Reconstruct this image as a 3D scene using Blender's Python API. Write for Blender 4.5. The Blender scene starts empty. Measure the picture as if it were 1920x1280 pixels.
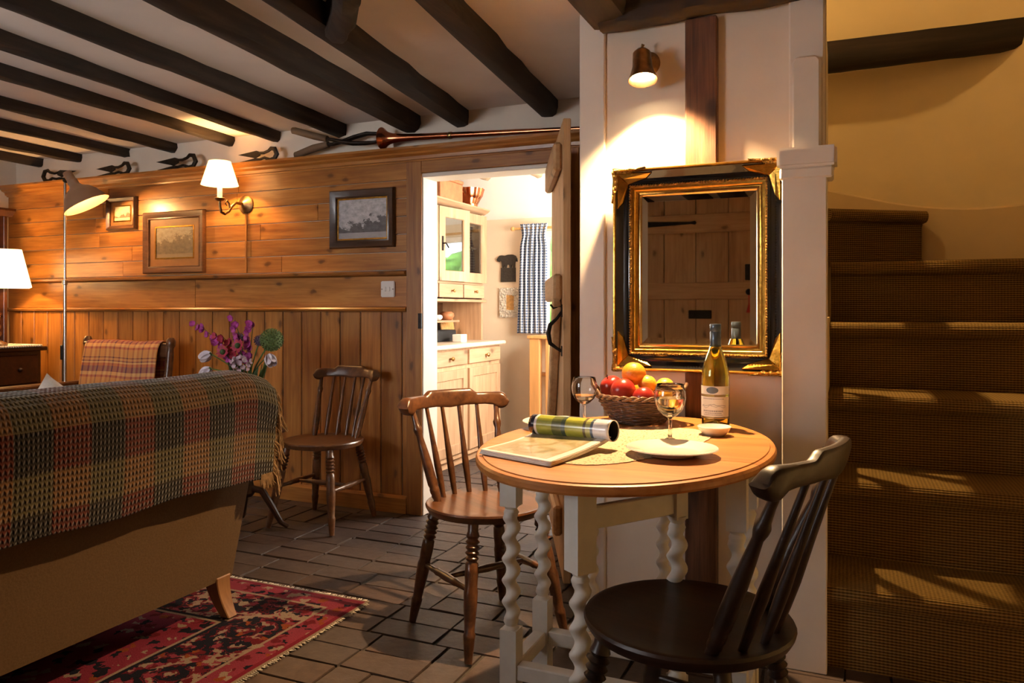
import bpy, bmesh, math, random
from mathutils import Vector, Matrix, noise
random.seed(7)
PI = math.pi
SC = bpy.context.scene
COL = SC.collection

# ------------------------------------------------------------------ camera, world, exposure
YAW = math.atan2(625, 1449)
cam_d = bpy.data.cameras.new('camera')
cam_d.sensor_width = 36.0
cam_d.lens = 1449.0 / 1920.0 * 36.0
cam_d.shift_y = -60.0 / 1920.0
cam_d.clip_start = 0.05
cam = bpy.data.objects.new('camera', cam_d)
cam.location = (0, 0, 1.08)
cam.rotation_euler = (PI / 2, 0, YAW)
COL.objects.link(cam)
SC.camera = cam

SC.view_settings.view_transform = 'Standard'
SC.view_settings.look = 'None'
SC.view_settings.gamma = 1.0
SC.view_settings.use_curve_mapping = False
SC.view_settings.exposure = 0.6

SC.cycles.use_light_tree = False
SC.cycles.max_bounces = 9
SC.cycles.adaptive_threshold = 0.02
SC.cycles.transmission_bounces = 9

world = bpy.data.worlds.new('overcast_sky')
SC.world = world
world.use_nodes = True
bg = world.node_tree.nodes['Background']
bg.inputs[0].default_value = (0.86, 0.93, 1.0, 1)
bg.inputs[1].default_value = 8.0


def area_light(name, loc, target, sx, sy, power, color):
    d = bpy.data.lights.new(name, 'AREA')
    d.shape = 'RECTANGLE'
    d.size, d.size_y, d.energy, d.color = sx, sy, power, color
    o = bpy.data.objects.new(name, d)
    o.location = loc
    o.rotation_euler = (Vector(target) - Vector(loc)).to_track_quat('-Z', 'Y').to_euler()
    COL.objects.link(o)
    return o


DAY = (1.0, 0.94, 0.86)
# daylight through the kitchen side window; fill light at an added, unseen front window
area_light('daylight_kitchen_side', (-0.98, 4.75, 1.35), (-2.4, 4.75, 1.1), 1.0, 0.8, 48, (1.0, 0.86, 0.70))
area_light('fill_front', (-2.9, -0.47, 1.35), (-2.4, 3.0, 1.2), 1.3, 0.9, 10.5, (1.0, 0.83, 0.72))


def point_light(name, loc, power, color, radius, parent=None):
    d = bpy.data.lights.new(name, 'POINT')
    d.energy, d.color, d.shadow_soft_size = power, color, radius
    o = bpy.data.objects.new(name, d)
    o.location = loc
    COL.objects.link(o)
    if parent:
        o.parent = parent
    return o


WARM = (1.0, 0.53, 0.18)

# ------------------------------------------------------------------ materials
MATS = {}


class NT:
    def __init__(s, name):
        s.m = bpy.data.materials.new(name)
        s.m.use_nodes = True
        s.t = s.m.node_tree
        s.n = s.t.nodes
        s.b = s.n['Principled BSDF']
        s.out = s.n['Material Output']
        MATS[name] = s.m

    def node(s, typ, **kw):
        n = s.n.new(typ)
        for k, v in kw.items():
            setattr(n, k, v)
        return n

    def link(s, a, b):
        s.t.links.new(a, b)

    def put(s, sock, v):
        if hasattr(v, 'is_output'):
            s.link(v, sock)
        else:
            sock.default_value = v

    def math(s, op, a, b=0.0, c=0.0):
        n = s.node('ShaderNodeMath', operation=op)
        s.put(n.inputs[0], a)
        s.put(n.inputs[1], b)
        s.put(n.inputs[2], c)
        return n.outputs[0]

    def coord(s, which='Object', rand=0.0):
        tc = s.node('ShaderNodeTexCoord')
        v = tc.outputs[which]
        if rand:
            oi = s.node('ShaderNodeObjectInfo')
            m = s.math('MULTIPLY', oi.outputs['Random'], rand)
            a = s.node('ShaderNodeVectorMath', operation='ADD')
            s.link(v, a.inputs[0])
            cb = s.node('ShaderNodeCombineXYZ')
            for i in range(3):
                s.link(m, cb.inputs[i])
            s.link(cb.outputs[0], a.inputs[1])
            v = a.outputs[0]
        return v

    def mapping(s, v, scale=(1, 1, 1), rot=(0, 0, 0), loc=(0, 0, 0)):
        mp = s.node('ShaderNodeMapping')
        s.link(v, mp.inputs[0])
        mp.inputs['Scale'].default_value = scale
        mp.inputs['Rotation'].default_value = rot
        mp.inputs['Location'].default_value = loc
        return mp.outputs[0]

    def noise(s, v, scale, detail=3.0, rough=0.55, dist=0.0):
        n = s.node('ShaderNodeTexNoise')
        s.link(v, n.inputs['Vector'])
        n.inputs['Scale'].default_value = scale
        n.inputs['Detail'].default_value = detail
        n.inputs['Roughness'].default_value = rough
        n.inputs['Distortion'].default_value = dist
        return n.outputs[0]

    def ramp(s, f, stops, interp='LINEAR'):
        r = s.node('ShaderNodeValToRGB')
        r.color_ramp.interpolation = interp
        e = r.color_ramp.elements
        while len(e) < len(stops):
            e.new(0.5)
        for i, (p, c) in enumerate(stops):
            e[i].position = p
            e[i].color = (*c, 1) if len(c) == 3 else c
        s.put(r.inputs[0], f)
        return r.outputs[0]

    def mix(s, f, a, b, typ='MIX'):
        n = s.node('ShaderNodeMix', data_type='RGBA', blend_type=typ)
        s.put(n.inputs[0], f)
        s.put(n.inputs[6], a if hasattr(a, 'is_output') else (*a, 1))
        s.put(n.inputs[7], b if hasattr(b, 'is_output') else (*b, 1))
        return n.outputs[2]

    def bump(s, h, strength=0.3, dist=0.01):
        n = s.node('ShaderNodeBump')
        n.inputs['Strength'].default_value = strength
        n.inputs['Distance'].default_value = dist
        s.link(h, n.inputs['Height'])
        s.link(n.outputs[0], s.b.inputs['Normal'])

    def fin(s, col=None, rough=None, metal=None, spec=None, **kw):
        if col is not None:
            s.put(s.b.inputs['Base Color'], col if hasattr(col, 'is_output') else (*col, 1))
        if rough is not None:
            s.put(s.b.inputs['Roughness'], rough)
        if metal is not None:
            s.b.inputs['Metallic'].default_value = metal
        if spec is not None:
            s.b.inputs['Specular IOR Level'].default_value = spec
        for k, v in kw.items():
            s.put(s.b.inputs[k.replace('_', ' ')], v)
        return s.m


def plain(name, col, rough=0.5, metal=0.0, var=0.12, scale=18.0, bump=0.0, spec=0.5, stretch=(1, 1, 1), rand=0.0, **kw):
    t = NT(name)
    v = t.mapping(t.coord('Object', rand), stretch)
    n = t.noise(v, scale, 4)
    lo = tuple(c * (1 - var) for c in col)
    hi = tuple(min(1, c * (1 + var)) for c in col)
    c = t.ramp(n, [(0.3, lo), (0.7, hi)])
    if bump:
        t.bump(n, bump, 0.01)
    return t.fin(c, rough, metal, spec, **kw)


def wood(name, dark, mid, light, axis='X', fine=60.0, rough=0.4, knots=0.0, rand=20.0, bump=0.08, coat=0.0):
    t = NT(name)
    v = t.coord('Object', rand)
    st = {'X': (0.05, 1, 1), 'Y': (1, 0.05, 1), 'Z': (1, 1, 0.05)}[axis]
    st2 = {'X': (0.22, 1, 1), 'Y': (1, 0.22, 1), 'Z': (1, 1, 0.22)}[axis]
    g = t.noise(t.mapping(v, st), fine, 5, 0.6, 0.6)
    big = t.noise(t.mapping(v, st2), 9.0, 3, 0.5, 1.2)
    f = t.math('ADD', t.math('MULTIPLY', g, 0.55), t.math('MULTIPLY', big, 0.45))
    col = t.ramp(f, [(0.32, dark), (0.5, mid), (0.68, light)])
    oi = t.node('ShaderNodeObjectInfo')
    hv = t.node('ShaderNodeHueSaturation')
    t.put(hv.inputs['Value'], t.math('ADD', t.math('MULTIPLY', oi.outputs['Random'], 0.3), 0.85))
    t.link(col, hv.inputs['Color'])
    col = hv.outputs[0]
    if knots:
        sx = t.node('ShaderNodeSeparateXYZ')
        wob = t.noise(t.mapping(v, (1, 1, 1)), 14, 2)
        t.link(v, sx.inputs[0])
        hh = t.math('ADD', t.math('ADD', sx.outputs[0], sx.outputs[1]), t.math('MULTIPLY', wob, 0.03))
        zz = t.math('ADD', sx.outputs[2], t.math('MULTIPLY', wob, 0.03))
        cb = t.node('ShaderNodeCombineXYZ')
        t.put(cb.inputs[0], t.math('MULTIPLY', hh, 1.0 if axis == 'Z' else 0.5))
        t.put(cb.inputs[1], t.math('MULTIPLY', zz, 0.5 if axis == 'Z' else 1.0))
        vo = t.node('ShaderNodeTexVoronoi', voronoi_dimensions='2D')
        t.link(cb.outputs[0], vo.inputs['Vector'])
        vo.inputs['Scale'].default_value = knots * 2.2
        k = t.ramp(vo.outputs['Distance'], [(0.0, (1, 1, 1)), (0.06, (0.75, 0.75, 0.75)), (0.09, (0.25, 0.25, 0.25)), (0.16, (0, 0, 0))])
        sep = t.node('ShaderNodeSeparateColor')
        t.link(vo.outputs['Color'], sep.inputs[0])
        k = t.math('MULTIPLY', k, t.math('GREATER_THAN', sep.outputs[0], 0.45))
        col = t.mix(t.math('MULTIPLY', k, 0.85), col, tuple(c * 0.32 for c in dark))
    if bump:
        t.bump(g, bump, 0.004)
    return t.fin(col, rough, 0, 0.5, Coat_Weight=coat, Coat_Roughness=0.25)


def glass_mat(name, col, ior=1.45, rough=0.0):
    t = NT(name)
    return t.fin(col, rough, 0, 0.5, Transmission_Weight=1.0, IOR=ior)


def emit_mat(name, col, strength):
    t = NT(name)
    t.b.inputs['Emission Color'].default_value = (*col, 1)
    t.b.inputs['Emission Strength'].default_value = strength
    return t.fin(col, 0.6)


PINE_D, PINE_M, PINE_L = (0.21, 0.070, 0.012), (0.37, 0.145, 0.027), (0.50, 0.225, 0.050)
wood('pine_x', PINE_D, PINE_M, PINE_L, 'X', 60, 0.32, 3.2, coat=0.3)
wood('pine_z', PINE_D, PINE_M, PINE_L, 'Z', 60, 0.36, 3.2, coat=0.3)
wood('pale_pine_x', (0.40, 0.215, 0.095), (0.55, 0.33, 0.155), (0.64, 0.41, 0.21), 'X', 60, 0.5, 3.0)
wood('pale_pine_z', (0.40, 0.215, 0.095), (0.55, 0.33, 0.155), (0.64, 0.41, 0.21), 'Z', 60, 0.5, 3.0)
wood('pale_pine_y', (0.40, 0.215, 0.095), (0.55, 0.33, 0.155), (0.64, 0.41, 0.21), 'Y', 60, 0.5, 3.0)
wood('dresser_y', (0.34, 0.195, 0.105), (0.44, 0.27, 0.155), (0.53, 0.345, 0.21), 'Y', 60, 0.5, 2.0)
wood('dresser_z', (0.34, 0.195, 0.105), (0.44, 0.27, 0.155), (0.53, 0.345, 0.21), 'Z', 60, 0.5, 2.0)
wood('beam', (0.007, 0.004, 0.003), (0.018, 0.010, 0.0065), (0.042, 0.025, 0.016), 'Y', 30, 0.85, 0, bump=0.6)
wood('beam_x', (0.007, 0.004, 0.0025), (0.018, 0.010, 0.006), (0.040, 0.023, 0.013), 'X', 30, 0.8, 0, bump=0.5)
wood('stud', (0.032, 0.012, 0.006), (0.085, 0.034, 0.015), (0.17, 0.075, 0.034), 'Z', 70, 0.6, 1.6, bump=0.3)
wood('chair_brown', (0.035, 0.012, 0.005), (0.085, 0.032, 0.012), (0.15, 0.06, 0.024), 'X', 50, 0.28, 0, coat=0.4)
wood('chair_dark', (0.008, 0.003, 0.0015), (0.020, 0.0075, 0.0035), (0.044, 0.017, 0.008), 'X', 50, 0.42, 0, coat=0.12)
wood('chair_honey', (0.06, 0.022, 0.008), (0.13, 0.052, 0.018), (0.21, 0.09, 0.034), 'X', 50, 0.35, 0, coat=0.3)
wood('table_oak', (0.31, 0.110, 0.026), (0.44, 0.172, 0.042), (0.52, 0.228, 0.065), 'X', 55, 0.38, 0, coat=0.25)
wood('mahogany', (0.014, 0.004, 0.002), (0.035, 0.010, 0.005), (0.06, 0.02, 0.009), 'X', 45, 0.3, 0, coat=0.4)
wood('frame_brown', (0.05, 0.018, 0.007), (0.10, 0.04, 0.015), (0.17, 0.07, 0.028), 'X', 50, 0.35, 0, coat=0.3)
wood('frame_dark', (0.02, 0.009, 0.005), (0.045, 0.02, 0.011), (0.075, 0.035, 0.018), 'X', 50, 0.3, 0, coat=0.3)
wood('leg_beech', (0.14, 0.06, 0.022), (0.21, 0.10, 0.038), (0.27, 0.135, 0.055), 'Z', 50, 0.4, 0)

plain('plaster', (0.76, 0.66, 0.55), 0.9, var=0.05, scale=5, bump=0.12)
plain('ceiling_plaster', (0.68, 0.62, 0.57), 0.92, var=0.07, scale=3, bump=0.25)
plain('stair_plaster', (0.72, 0.57, 0.33), 0.9, var=0.04, scale=4, bump=0.06)
plain('stair_skirting', (0.60, 0.44, 0.24), 0.6, var=0.03, scale=4)
plain('white_paint', (0.76, 0.69, 0.61), 0.45, var=0.04, scale=7, bump=0.05)
plain('leg_paint', (0.72, 0.70, 0.64), 0.42, var=0.05, scale=25, bump=0.06)
plain('iron', (0.022, 0.018, 0.016), 0.55, 0.6, var=0.4, scale=60, bump=0.3)
plain('brass', (0.40, 0.24, 0.09), 0.32, 1.0, var=0.25, scale=40)
plain('dull_brass', (0.30, 0.18, 0.08), 0.40, 1.0, var=0.3, scale=40)
plain('copper', (0.62, 0.22, 0.10), 0.22, 1.0, var=0.15, scale=20)
plain('steel', (0.62, 0.60, 0.57), 0.25, 1.0, var=0.06)
plain('lamp_enamel', (0.30, 0.185, 0.12), 0.4, 0.0, var=0.05)
plain('lamp_enamel_inside', (0.85, 0.72, 0.5), 0.5, 0.0, var=0.02)
plain('shears_iron', (0.035, 0.027, 0.022), 0.5, 0.7, var=0.4, scale=50, bump=0.2)
plain('ash_handle', (0.15, 0.095, 0.055), 0.7, var=0.3, scale=30, stretch=(0.1, 1, 1))
plain('plastic_white', (0.75, 0.72, 0.68), 0.35, var=0.01)
plain('china', (0.82, 0.78, 0.72), 0.12, var=0.01, Coat_Weight=0.5)
plain('paper', (0.78, 0.74, 0.68), 0.6, var=0.03)
plain('black', (0.008, 0.008, 0.009), 0.6, var=0.1)
plain('black_lacquer', (0.008, 0.007, 0.008), 0.18, var=0.1, Coat_Weight=0.6)
plain('cork_dark', (0.05, 0.03, 0.02), 0.7)
plain('red_plastic', (0.55, 0.03, 0.03), 0.3)
plain('stem_green', (0.06, 0.14, 0.035), 0.5, var=0.3)
plain('leaf_green', (0.045, 0.10, 0.03), 0.5, var=0.4)
plain('allium', (0.10, 0.16, 0.045), 0.7, var=0.5, scale=120, bump=0.8)
plain('magenta_petal', (0.42, 0.06, 0.30), 0.5, var=0.35, scale=60)
plain('crimson_petal', (0.42, 0.04, 0.08), 0.5, var=0.35, scale=60)
plain('lilac_petal', (0.50, 0.38, 0.46), 0.5, var=0.25, scale=60)
plain('white_petal', (0.66, 0.60, 0.66), 0.5, var=0.15, scale=40)
plain('blue_thistle', (0.09, 0.06, 0.13), 0.7, var=0.4, scale=90, bump=0.5)
plain('vase_red', (0.16, 0.012, 0.012), 0.15, var=0.2, Coat_Weight=0.5)
plain('sofa_cloth', (0.125, 0.075, 0.036), 0.95, var=0.10, scale=140, bump=0.12, spec=0.2)
plain('cushion_cloth', (0.62, 0.55, 0.48), 0.95, var=0.06, scale=150, bump=0.1, spec=0.2)
plain('wool_fringe', (0.27, 0.17, 0.09), 0.95, var=0.45, scale=60, spec=0.2)
plain('hedge', (0.14, 0.30, 0.05), 0.8, var=0.7, scale=9, bump=0.6)
plain('wicker', (0.07, 0.028, 0.014), 0.4, var=0.45, scale=70, bump=0.4, Coat_Weight=0.3)
plain('wicker_rim', (0.17, 0.08, 0.035), 0.4, var=0.45, scale=70, bump=0.4, Coat_Weight=0.3)
plain('cap_blue', (0.085, 0.12, 0.17), 0.3, 0.4, var=0.05)
plain('label_oval', (0.12, 0.14, 0.17), 0.4, var=0.08)
plain('label_ink', (0.30, 0.29, 0.31), 0.6)
plain('band_gold', (0.45, 0.32, 0.16), 0.35, 0.8)
plain('gilt', (0.60, 0.32, 0.055), 0.26, 1.0, var=0.22, scale=50, bump=0.1)
plain('gilt_pale', (0.85, 0.58, 0.22), 0.22, 1.0, var=0.12, scale=50)
plain('gilt_carved', (0.36, 0.20, 0.05), 0.36, 1.0, var=0.75, scale=110, bump=1.0)
plain('terracotta', (0.45, 0.17, 0.07), 0.6, var=0.2)
plain('straw', (0.55, 0.30, 0.10), 0.7, var=0.25, scale=60)
plain('shell', (0.62, 0.56, 0.48), 0.6, var=0.3, scale=80, bump=0.8)
plain('carved_black', (0.035, 0.028, 0.022), 0.7, var=0.4, scale=60, bump=0.3)
plain('orange_pine', (0.55, 0.27, 0.09), 0.4, var=0.15, scale=30, stretch=(1, 1, 0.1))
plain('worktop', (0.70, 0.56, 0.42), 0.35, var=0.08, scale=30)
plain('kitchen_plaster', (0.80, 0.66, 0.50), 0.9, var=0.03, scale=5)
plain('kitchen_ceiling', (0.82, 0.79, 0.74), 0.9, var=0.02, scale=5)
plain('kitchen_beam', (0.42, 0.31, 0.20), 0.8, var=0.2, scale=20)
plain('mortar', (0.055, 0.045, 0.038), 0.95, var=0.35, scale=70, bump=0.4)
plain('sill_tile', (0.6, 0.5, 0.4), 0.5)

# bricks of the floor: worn, slightly polished, each with its own hue
t = NT('brick')
v = t.coord('Object', 30.0)
oi = t.node('ShaderNodeObjectInfo')
base = t.ramp(oi.outputs['Random'], [(0.0, (0.105, 0.062, 0.047)), (0.3, (0.135, 0.088, 0.070)), (0.55, (0.115, 0.082, 0.072)), (0.8, (0.165, 0.092, 0.062)), (1.0, (0.10, 0.076, 0.070))])
n1 = t.noise(v, 26, 6, 0.65)
n2 = t.noise(v, 7, 3)
c = t.mix(t.math('MULTIPLY', n2, 0.5), base, (0.10, 0.085, 0.08))
c = t.mix(1.0, c, (0.58, 0.585, 0.61), 'MULTIPLY')
c = t.mix(t.ramp(n1, [(0.35, (1, 1, 1)), (0.62, (0, 0, 0))]), c, (0.06, 0.045, 0.038), 'MIX') if False else t.mix(0.55, c, t.ramp(n1, [(0.3, (0.4, 0.4, 0.4)), (0.7, (1.25, 1.2, 1.15))]), 'MULTIPLY')
t.bump(n1, 0.35, 0.006)
t.fin(c, t.math('ADD', t.math('MULTIPLY', n2, 0.3), 0.36), 0, 0.4)

# lamp shades: cloth lit through by the bulb
def shade_mat(name, col, glow, strength):
    t = NT(name)
    tr = t.node('ShaderNodeBsdfTranslucent')
    tr.inputs[0].default_value = (*col, 1)
    mx = t.node('ShaderNodeMixShader')
    mx.inputs[0].default_value = 0.45
    t.fin(col, 0.9, 0, 0.1)
    t.b.inputs['Emission Color'].default_value = (*glow, 1)
    t.b.inputs['Emission Strength'].default_value = strength
    t.link(t.b.outputs[0], mx.inputs[1])
    t.link(tr.outputs[0], mx.inputs[2])
    t.link(mx.outputs[0], t.out.inputs[0])


shade_mat('shade_cream', (0.85, 0.72, 0.5), (1.0, 0.72, 0.36), 2.4)
shade_mat('shade_white', (0.85, 0.74, 0.55), (1.0, 0.78, 0.45), 2.4)
emit_mat('bulb', (1.0, 0.78, 0.45), 30.0)
emit_mat('spot_bulb', (1.0, 0.80, 0.50), 30.0)
emit_mat('candle_tube', (1.0, 0.85, 0.6), 0.25)

glass_mat('clear_glass', (0.97, 0.98, 0.97), 1.45)
glass_mat('bottle_glass', (0.90, 0.92, 0.42), 1.45)
glass_mat('wine', (0.99, 0.95, 0.62), 1.34)
glass_mat('wine_pale', (1.0, 0.95, 0.78), 1.34)
t = NT('mirror_glass')
t.fin((0.80, 0.76, 0.70), 0.015, 1.0)
t = NT('window_glass')
t.fin((1, 1, 1), 0.0, 0, 0.5, Transmission_Weight=1.0, IOR=1.05)
t = NT('cabinet_glass')
tp = t.node('ShaderNodeBsdfTransparent')
tp.inputs[0].default_value = (0.75, 0.78, 0.76, 1)
gl = t.node('ShaderNodeBsdfGlossy')
gl.inputs['Roughness'].default_value = 0.02
mx = t.node('ShaderNodeMixShader')
mx.inputs[0].default_value = 0.22
t.link(tp.outputs[0], mx.inputs[1])
t.link(gl.outputs[0], mx.inputs[2])
t.link(mx.outputs[0], t.out.inputs[0])


# woven throw: squares of green/orange against light/dark rows, chunky basket weave (UV in metres)
def uvxy(t):
    tc = t.node('ShaderNodeTexCoord')
    sp = t.node('ShaderNodeSeparateXYZ')
    t.link(tc.outputs['UV'], sp.inputs[0])
    return sp.outputs[0], sp.outputs[1]


t = NT('throw_weave')
u, w = uvxy(t)
SQ = 0.105
colm = t.math('LESS_THAN', t.math('FRACT', t.math('MULTIPLY', t.math('ADD', u, 0.03), 0.5 / SQ)), 0.5)
rowm = t.math('LESS_THAN', t.math('FRACT', t.math('MULTIPLY', t.math('ADD', w, 0.045), 0.5 / SQ)), 0.5)
lightc = t.mix(colm, (0.22, 0.115, 0.045), (0.125, 0.105, 0.050))
darkc = t.mix(colm, (0.13, 0.028, 0.016), (0.032, 0.024, 0.018))
colr = t.mix(1.0, t.mix(rowm, lightc, darkc), (0.62, 0.58, 0.55), 'MULTIPLY')
wu = t.math('SINE', t.math('MULTIPLY', u, 2 * PI / 0.0125))
wv = t.math('SINE', t.math('ADD', t.math('MULTIPLY', w, 2 * PI / 0.0165), t.math('MULTIPLY', wu, 1.1)))
hgt = t.math('ADD', t.math('MULTIPLY', wu, 0.5), t.math('MULTIPLY', wv, 0.5))
h01 = t.math('ADD', t.math('MULTIPLY', hgt, 0.5), 0.5)
wn = t.noise(t.coord('UV'), 55, 3)
colr = t.mix(1.0, colr, t.ramp(h01, [(0.05, (0.28, 0.26, 0.26)), (0.55, (1.0, 1.0, 1.0)), (1.0, (1.45, 1.4, 1.35))]), 'MULTIPLY')
colr = t.mix(0.5, colr, t.ramp(wn, [(0.3, (0.6, 0.6, 0.6)), (0.7, (1.3, 1.3, 1.3))]), 'MULTIPLY')
t.bump(h01, 0.9, 0.006)
t.fin(colr, 0.95, 0, 0.1, Sheen_Weight=0.3)

# tartan blanket
t = NT('tartan')
u, w = uvxy(t)


def stripes(val, period, stops):
    return t.ramp(t.math('FRACT', t.math('MULTIPLY', val, 1 / period)), stops, 'CONSTANT')


wa = stripes(w, 0.17, [(0.0, (0.62, 0.30, 0.10)), (0.22, (0.40, 0.10, 0.08)), (0.30, (0.70, 0.42, 0.18)), (0.42, (0.16, 0.06, 0.10)), (0.62, (0.45, 0.12, 0.07)), (0.72, (0.72, 0.45, 0.2)), (0.78, (0.12, 0.05, 0.08)), (0.82, (0.60, 0.30, 0.12)), (0.9, (0.10, 0.04, 0.06)), (0.94, (0.62, 0.3, 0.1))])
wb = stripes(u, 0.12, [(0.0, (0.60, 0.27, 0.10)), (0.3, (0.30, 0.09, 0.08)), (0.42, (0.66, 0.38, 0.16)), (0.6, (0.42, 0.14, 0.08)), (0.75, (0.55, 0.3, 0.13)), (0.9, (0.14, 0.06, 0.09))])
fine = t.math('GREATER_THAN', t.math('SINE', t.math('MULTIPLY', t.math('ADD', u, w), 2 * PI / 0.006)), 0.0)
t.fin(t.mix(t.math('ADD', t.math('MULTIPLY', fine, 0.3), 0.3), wa, wb), 0.95, 0, 0.1)

# gingham curtain
t = NT('gingham')
u, w = uvxy(t)
gu = t.math('LESS_THAN', t.math('FRACT', t.math('MULTIPLY', u, 1 / 0.021)), 0.5)
gw = t.math('LESS_THAN', t.math('FRACT', t.math('MULTIPLY', w, 1 / 0.021)), 0.5)
gs = t.math('MULTIPLY', t.math('ADD', gu, gw), 0.5)
gc = t.ramp(gs, [(0.0, (0.80, 0.80, 0.82)), (0.5, (0.42, 0.48, 0.60)), (1.0, (0.09, 0.13, 0.25))])
t.fin(gc, 0.9, 0, 0.1)
tr = t.node('ShaderNodeBsdfTranslucent')
t.link(gc, tr.inputs[0])
mx = t.node('ShaderNodeMixShader')
mx.inputs[0].default_value = 0.35
t.link(t.b.outputs[0], mx.inputs[1])
t.link(tr.outputs[0], mx.inputs[2])
t.link(mx.outputs[0], t.out.inputs[0])

# sisal stair carpet with ribs (UV in metres, v runs up the stair)
t = NT('sisal')
u, w = uvxy(t)
rib = t.math('ADD', t.math('MULTIPLY', t.math('SINE', t.math('MULTIPLY', w, 2 * PI / 0.0088)), 0.5), 0.5)
knot = t.math('ADD', t.math('MULTIPLY', t.math('SINE', t.math('MULTIPLY', u, 2 * PI / 0.011)), 0.5), 0.5)
h = t.math('ADD', t.math('MULTIPLY', rib, 0.75), t.math('MULTIPLY', knot, 0.25))
nn = t.noise(t.mapping(t.coord('UV'), (6, 40, 1)), 14, 4)
c = t.ramp(h, [(0.1, (0.065, 0.036, 0.011)), (0.55, (0.205, 0.125, 0.038)), (1.0, (0.31, 0.195, 0.065))])
c = t.mix(0.6, c, t.ramp(nn, [(0.3, (0.65, 0.62, 0.6)), (0.7, (1.25, 1.2, 1.15))]), 'MULTIPLY')
t.bump(h, 0.8, 0.004)
t.fin(c, 0.95, 0, 0.1)

# Persian rug: bands by distance from the edge (UV in metres, rug 2.4 x 1.9)
RW, RH = 2.5, 2.1
t = NT('persian_rug')
u, w = uvxy(t)
du = t.math('MINIMUM', u, t.math('SUBTRACT', RW, u))
dw = t.math('MINIMUM', w, t.math('SUBTRACT', RH, w))
d = t.math('MINIMUM', du, dw)
uv = t.coord('UV')
wob = t.node('ShaderNodeVectorMath', operation='ADD')
t.link(uv, wob.inputs[0])
nz = t.node('ShaderNodeTexNoise')
t.link(uv, nz.inputs['Vector'])
nz.inputs['Scale'].default_value = 34
wsc = t.node('ShaderNodeVectorMath', operation='SCALE')
t.link(nz.outputs['Color'], wsc.inputs[0])
wsc.inputs['Scale'].default_value = 0.05
t.link(wsc.outputs[0], wob.inputs[1])
vo = t.node('ShaderNodeTexVoronoi')
t.link(wob.outputs[0], vo.inputs['Vector'])
vo.inputs['Scale'].default_value = 38
sep = t.node('ShaderNodeSeparateColor')
t.link(vo.outputs['Color'], sep.inputs[0])
NAVY, CREAM, RED, PINK, RUST = (0.012, 0.012, 0.022), (0.36, 0.29, 0.21), (0.16, 0.012, 0.022), (0.30, 0.045, 0.075), (0.30, 0.075, 0.022)
motif = t.ramp(sep.outputs[0], [(0.0, NAVY), (0.34, CREAM), (0.55, RED), (0.8, PINK), (0.93, RUST)], 'CONSTANT')
vo2 = t.node('ShaderNodeTexVoronoi')
t.link(wob.outputs[0], vo2.inputs['Vector'])
vo2.inputs['Scale'].default_value = 7
ros = t.math('SINE', t.math('MULTIPLY', vo2.outputs['Distance'], 17))
rosc = t.ramp(t.math('ADD', t.math('MULTIPLY', ros, 0.5), 0.5), [(0.0, NAVY), (0.3, RED), (0.55, NAVY), (0.72, PINK), (0.88, CREAM)], 'CONSTANT')
border = t.mix(0.5, motif, rosc)
border = t.mix(t.math('GREATER_THAN', sep.outputs[1], 0.45), motif, rosc)
field = t.mix(t.math('GREATER_THAN', sep.outputs[2], 0.72), (0.27, 0.032, 0.06), motif)
guard = t.mix(t.math('GREATER_THAN', sep.outputs[2], 0.6), PINK, motif)


def band(lo, hi):
    return t.math('MULTIPLY', t.math('GREATER_THAN', d, lo), t.math('LESS_THAN', d, hi))


dd = t.math('ADD', d, t.math('MULTIPLY', t.noise(uv, 60, 2), 0.006))
c = field
c = t.mix(t.math('LESS_THAN', d, 0.36), c, border)
c = t.mix(band(0.345, 0.36), c, NAVY)
c = t.mix(band(0.36, 0.372), c, CREAM)
c = t.mix(t.math('LESS_THAN', d, 0.115), c, guard)
c = t.mix(band(0.105, 0.117), c, CREAM)
c = t.mix(t.math('LESS_THAN', d, 0.028), c, (0.22, 0.02, 0.04))
c = t.mix(t.math('LESS_THAN', d, 0.009), c, (0.33, 0.27, 0.19))
pil = t.noise(uv, 260, 2)
c = t.mix(1.0, c, (0.50, 0.45, 0.46), 'MULTIPLY')
c = t.mix(0.6, c, t.ramp(pil, [(0.3, (0.55, 0.55, 0.55)), (0.7, (1.35, 1.35, 1.35))]), 'MULTIPLY')
t.bump(pil, 0.5, 0.004)
t.fin(c, 0.95, 0, 0.1)

# fruit skins
t = NT('apple_skin')
v = t.coord('Object', 10)
n = t.noise(t.mapping(v, (1, 1, 0.25)), 45, 3)
big = t.noise(v, 14, 2)
c = t.mix(t.ramp(big, [(0.52, (0, 0, 0)), (0.85, (1, 1, 1))]), t.mix(n, (0.26, 0.012, 0.012), (0.44, 0.035, 0.022)), (0.58, 0.24, 0.05))
t.fin(c, 0.28, 0, 0.5)
t = NT('orange_skin')
n = t.noise(t.coord('Object', 10), 160, 2)
t.bump(n, 0.35, 0.003)
t.fin(t.mix(n, (0.72, 0.24, 0.012), (0.85, 0.36, 0.03)), 0.4)
t = NT('mandarin_skin')
n = t.noise(t.coord('Object', 10), 160, 2)
t.bump(n, 0.35, 0.003)
t.fin(t.mix(n, (0.80, 0.36, 0.02), (0.88, 0.50, 0.06)), 0.4)

# lace runner: threads with open holes between
t = NT('lace')
v = t.coord('Object')
vo = t.node('ShaderNodeTexVoronoi', feature='DISTANCE_TO_EDGE')
t.link(v, vo.inputs['Vector'])
vo.inputs['Scale'].default_value = 110
hole = t.math('GREATER_THAN', vo.outputs['Distance'], 0.26)
t.fin((0.56, 0.43, 0.29), 0.9, 0, 0.1)
t.put(t.b.inputs['Alpha'], t.math('SUBTRACT', 1.0, t.math('MULTIPLY', hole, 0.75)))

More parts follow.
